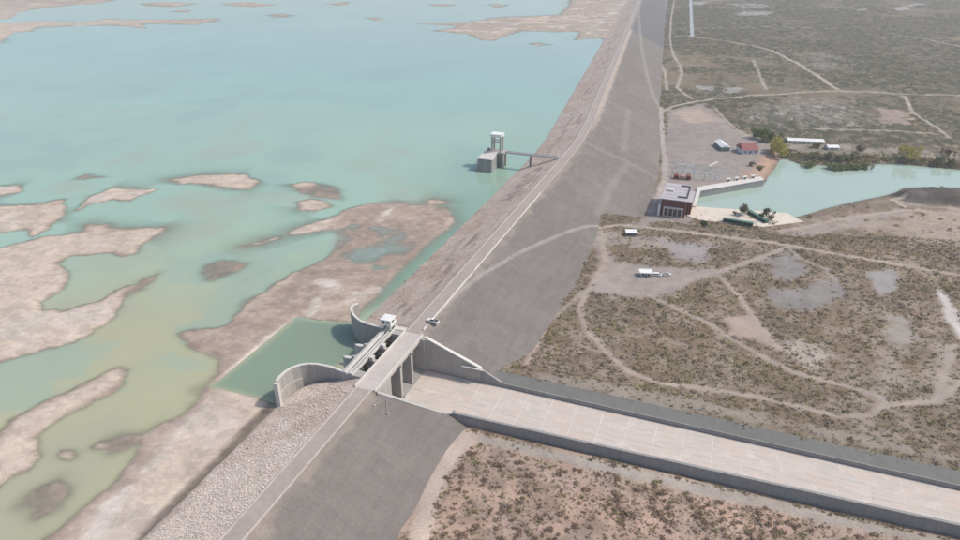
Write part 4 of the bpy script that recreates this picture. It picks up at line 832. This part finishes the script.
x, y = candidates(40000, 44, 420, 258, 545, .36); s = r_.gamma(3, .29, len(x)) + .38; cl_ = fbm(x, y, 40, 3, 77)
scatter('terrace_scrub', 'olive and grey scrub covering the terrace beyond the chute', 'scrub', x, y, s, np.where(cl_ + r_.normal(size=len(x)) * .12 > .52, 'o', np.where(r_.random(len(x)) < .75, 'g', 'b')))
x, y = candidates(30000, 40, 1500, 545, 2300, .42); k_ = r_.random(len(x)) < 1 - .93 * sstep(900, 2100, y); x, y = x[k_], y[k_]; s = r_.gamma(5, .36, len(x)) + .7
scatter('valley_scrub', 'grey-green scrub covering the valley floor beyond the river', 'scrub', x, y, s, np.where(r_.random(len(x)) < .45, 'g', 'o'))
bk = at(790, 157, ZR); bp = np.array(onto([(788, 156), (815, 158), (845, 160), (880, 161), (910, 161), (940, 164), (965, 167)])[:, :2]); tt = r_.uniform(0, 5.99, 900); ii = tt.astype(int); f_ = (tt - ii)[:, None]
q_ = bp[ii] * (1 - f_) + bp[ii + 1] * f_ + r_.normal(size=(900, 2)) * np.array([4, 6]); k_ = sdf(RIVER, q_[:, 0], q_[:, 1]) < -1; q_ = q_[k_]
scatter('bank_scrub', 'thick olive scrub lining the far bank of the river', 'scrub', q_[:, 0], q_[:, 1], r_.gamma(5, .42, len(q_)) + .8, np.where(r_.random(len(q_)) < .8, 'o', 'g'))
# verge plants along the near chute wall
x = r_.uniform(45, 330, 700); y = 220.2 + (x - 36) * .03 - np.abs(r_.normal(size=700)) * 1.2; k_ = fbm(x, y, 14, 2, 5) > .45; x, y = x[k_], y[k_]
scatter('verge_scrub', 'thin line of olive plants along the foot of the near chute wall', 'scrub', x, y, r_.uniform(.6, 1.4, len(x)), np.where(r_.random(len(x)) < .7, 'o', 'b'))

GREEN = np.array([[.18, .22, .08], [.20, .235, .09], [.15, .185, .075]]); YELL = np.array([[.50, .43, .10], [.44, .39, .095], [.36, .34, .10]]); DKGR = np.array([[.13, .15, .075], [.145, .165, .08], [.17, .17, .085]]); BRN = np.array([[.19, .135, .10], [.16, .125, .10]])
def tree(name, label, cat, px, h, wd, cols, n=1500, trunk=True, group=None, seed=0, leaf=.38):
    r = np.random.default_rng(seed); p = onto([px])[0]; z = float(gz(p[0], p[1])); t = thing(name, label, cat, (p[0], p[1], z - .15), r.random() * 6.28, group)
    k = 16; b0 = h * (.26 if trunk else .2); cent = np.stack([r.normal(0, .27, k) * wd, r.normal(0, .27, k) * wd, b0 + (h - b0) * r.random(k) ** .8 * .85], 1); cent[:, :2] *= (1.1 - .45 * (cent[:, 2:] / h)); V, C = leafcloud(cent, r.uniform(.14, .24, k) * wd, n, leaf, cols, r)
    C = C * np.repeat(1, 3); V[..., 2] = np.maximum(V[..., 2], .12)
    link('crown', tri_mesh('crown', V, C), M['leaf'], t)
    tk = MB(); tk.tube((0, 0, -.3), (0.1, 0, h * .5), .045 * h * .5, 7, .02 * h * .5)
    for q in range(5): c0 = cent[q]; tk.tube((.05, 0, h * (.2 + .05 * q)), tuple(c0), .018 * h * .5, 5, .006 * h)
    tk.build('trunk', M['bark'], t); return t
tree('riverbank_tree', 'big yellow-green tree on the riverbank right of the red-roofed house', 'tree', (777, 156), 17, 23, YELL, 4200, seed=1, leaf=.65)
tree('riverbank_tree', 'dark green tree behind the red-roofed house, left of the yellow-green tree', 'tree', (760, 139.5), 11, 20, GREEN, 2600, seed=2, leaf=.6)
tree('riverbank_tree', 'smaller dark green tree touching the back of the yellow-green tree', 'tree', (771, 142), 10, 17, GREEN, 2200, seed=3, leaf=.6)
tree('riverbank_tree', 'yellowing tree on the far riverbank at the right', 'tree', (908, 159), 13, 19, YELL, 2600, seed=4, leaf=.5)
tree('riverbank_tree', 'brown leafless tree right of the small white cabin', 'tree', (860, 153), 8, 10, BRN, 900, seed=5, leaf=.4)
tree('riverbank_tree', 'dark bushy tree on the far bank right of the yellowing tree', 'tree', (938, 165), 8, 9, DKGR, 1300, seed=6, leaf=.45)
tree('riverbank_tree', 'dark bushy tree at the right edge of the far bank', 'tree', (951, 167), 8, 8, DKGR, 1200, seed=7, leaf=.45)
tree('riverbank_tree', 'brown-green tree on the slope above the far bank at the right', 'tree', (948, 157), 8, 10, BRN, 1000, seed=17, leaf=.45)
for i, (u, v, h, wd, lb_) in enumerate([(808, 167.5, 5, 12, 'round dark green bush standing alone in the river shallows'), (833, 169, 5.5, 13, 'dark green bush at the left end of the reed clump in the shallows'), (843, 169.5, 4.5, 11, 'dark green bush second from left in the reed clump'), (853, 169.5, 4.5, 12, 'dark green bush third from left in the reed clump'), (864, 169, 5, 12, 'dark green bush at the right end of the reed clump'),
        (815, 158, 5, 14, 'olive bush left on the bank above the reed clump'), (828, 159, 6, 14, 'olive bush in the middle of the bank above the reed clump'), (842, 160, 5, 14, 'olive bush right of middle above the reed clump'), (853, 159.5, 6, 12, 'dark olive bush right on the bank above the reed clump'), (817, 148, 6, 8, 'olive bush at the right end wall of the long low building')]):
    p = at(u, v, ZR)
    b_ = tree('riverside_bush', lb_, 'bush', (u, v), h, wd, (GREEN * .8 + DKGR * .4) if i < 5 else (OLIVE[:3] + DKGR) * .6, 1300, False, 'riverside bushes', 30 + i, .5)
    if i < 5: b_.location = (p[0], p[1], ZR - .3)
for i, (u, v, lb_) in enumerate([(744, 215, 'dark spiky bush at the left end of the shorter green gate'), (766, 218.5, 'dark spiky bush behind the right end of the shorter green gate'), (704, 226, 'small dark bush at the edge of the cream apron')]):
    b_ = tree('apron_bush', lb_, 'bush', (u, v), 8 if i < 2 else 3.5, 10 if i < 2 else 6, DKGR * .8, 1100, True, None, 50 + i, .45); p = at(u, v, -32.0); b_.location = (p[0], p[1], -32.1)
for i, (u, v) in enumerate([(752, 166), (760, 170)]):
    tree('yard_bush', ['olive bush at the yard corner above the red bank', 'olive bush at the yard corner beside the pale rock'][i], 'bush', (u, v), 4, 6, OLIVE, 600, False, None, 60 + i, .4)

# ------------------------------------------------------------------ air
hz = MB().box(-13500, 11500, -3000, 11500, -75, 186).build('haze', None, None, kind='stuff', label='thin pale haze filling the air over the whole valley', category='haze')
m = bpy.data.materials.new('haze_air'); m.use_nodes = True; t = m.node_tree; t.nodes.clear(); o = t.nodes.new('ShaderNodeOutputMaterial'); v = t.nodes.new('ShaderNodeVolumePrincipled')
v.inputs['Color'].default_value = (.93, .95, .98, 1); v.inputs['Density'].default_value = .00011; v.inputs['Anisotropy'].default_value = .2; t.links.new(v.outputs[0], o.inputs['Volume']); hz.data.materials.append(m)
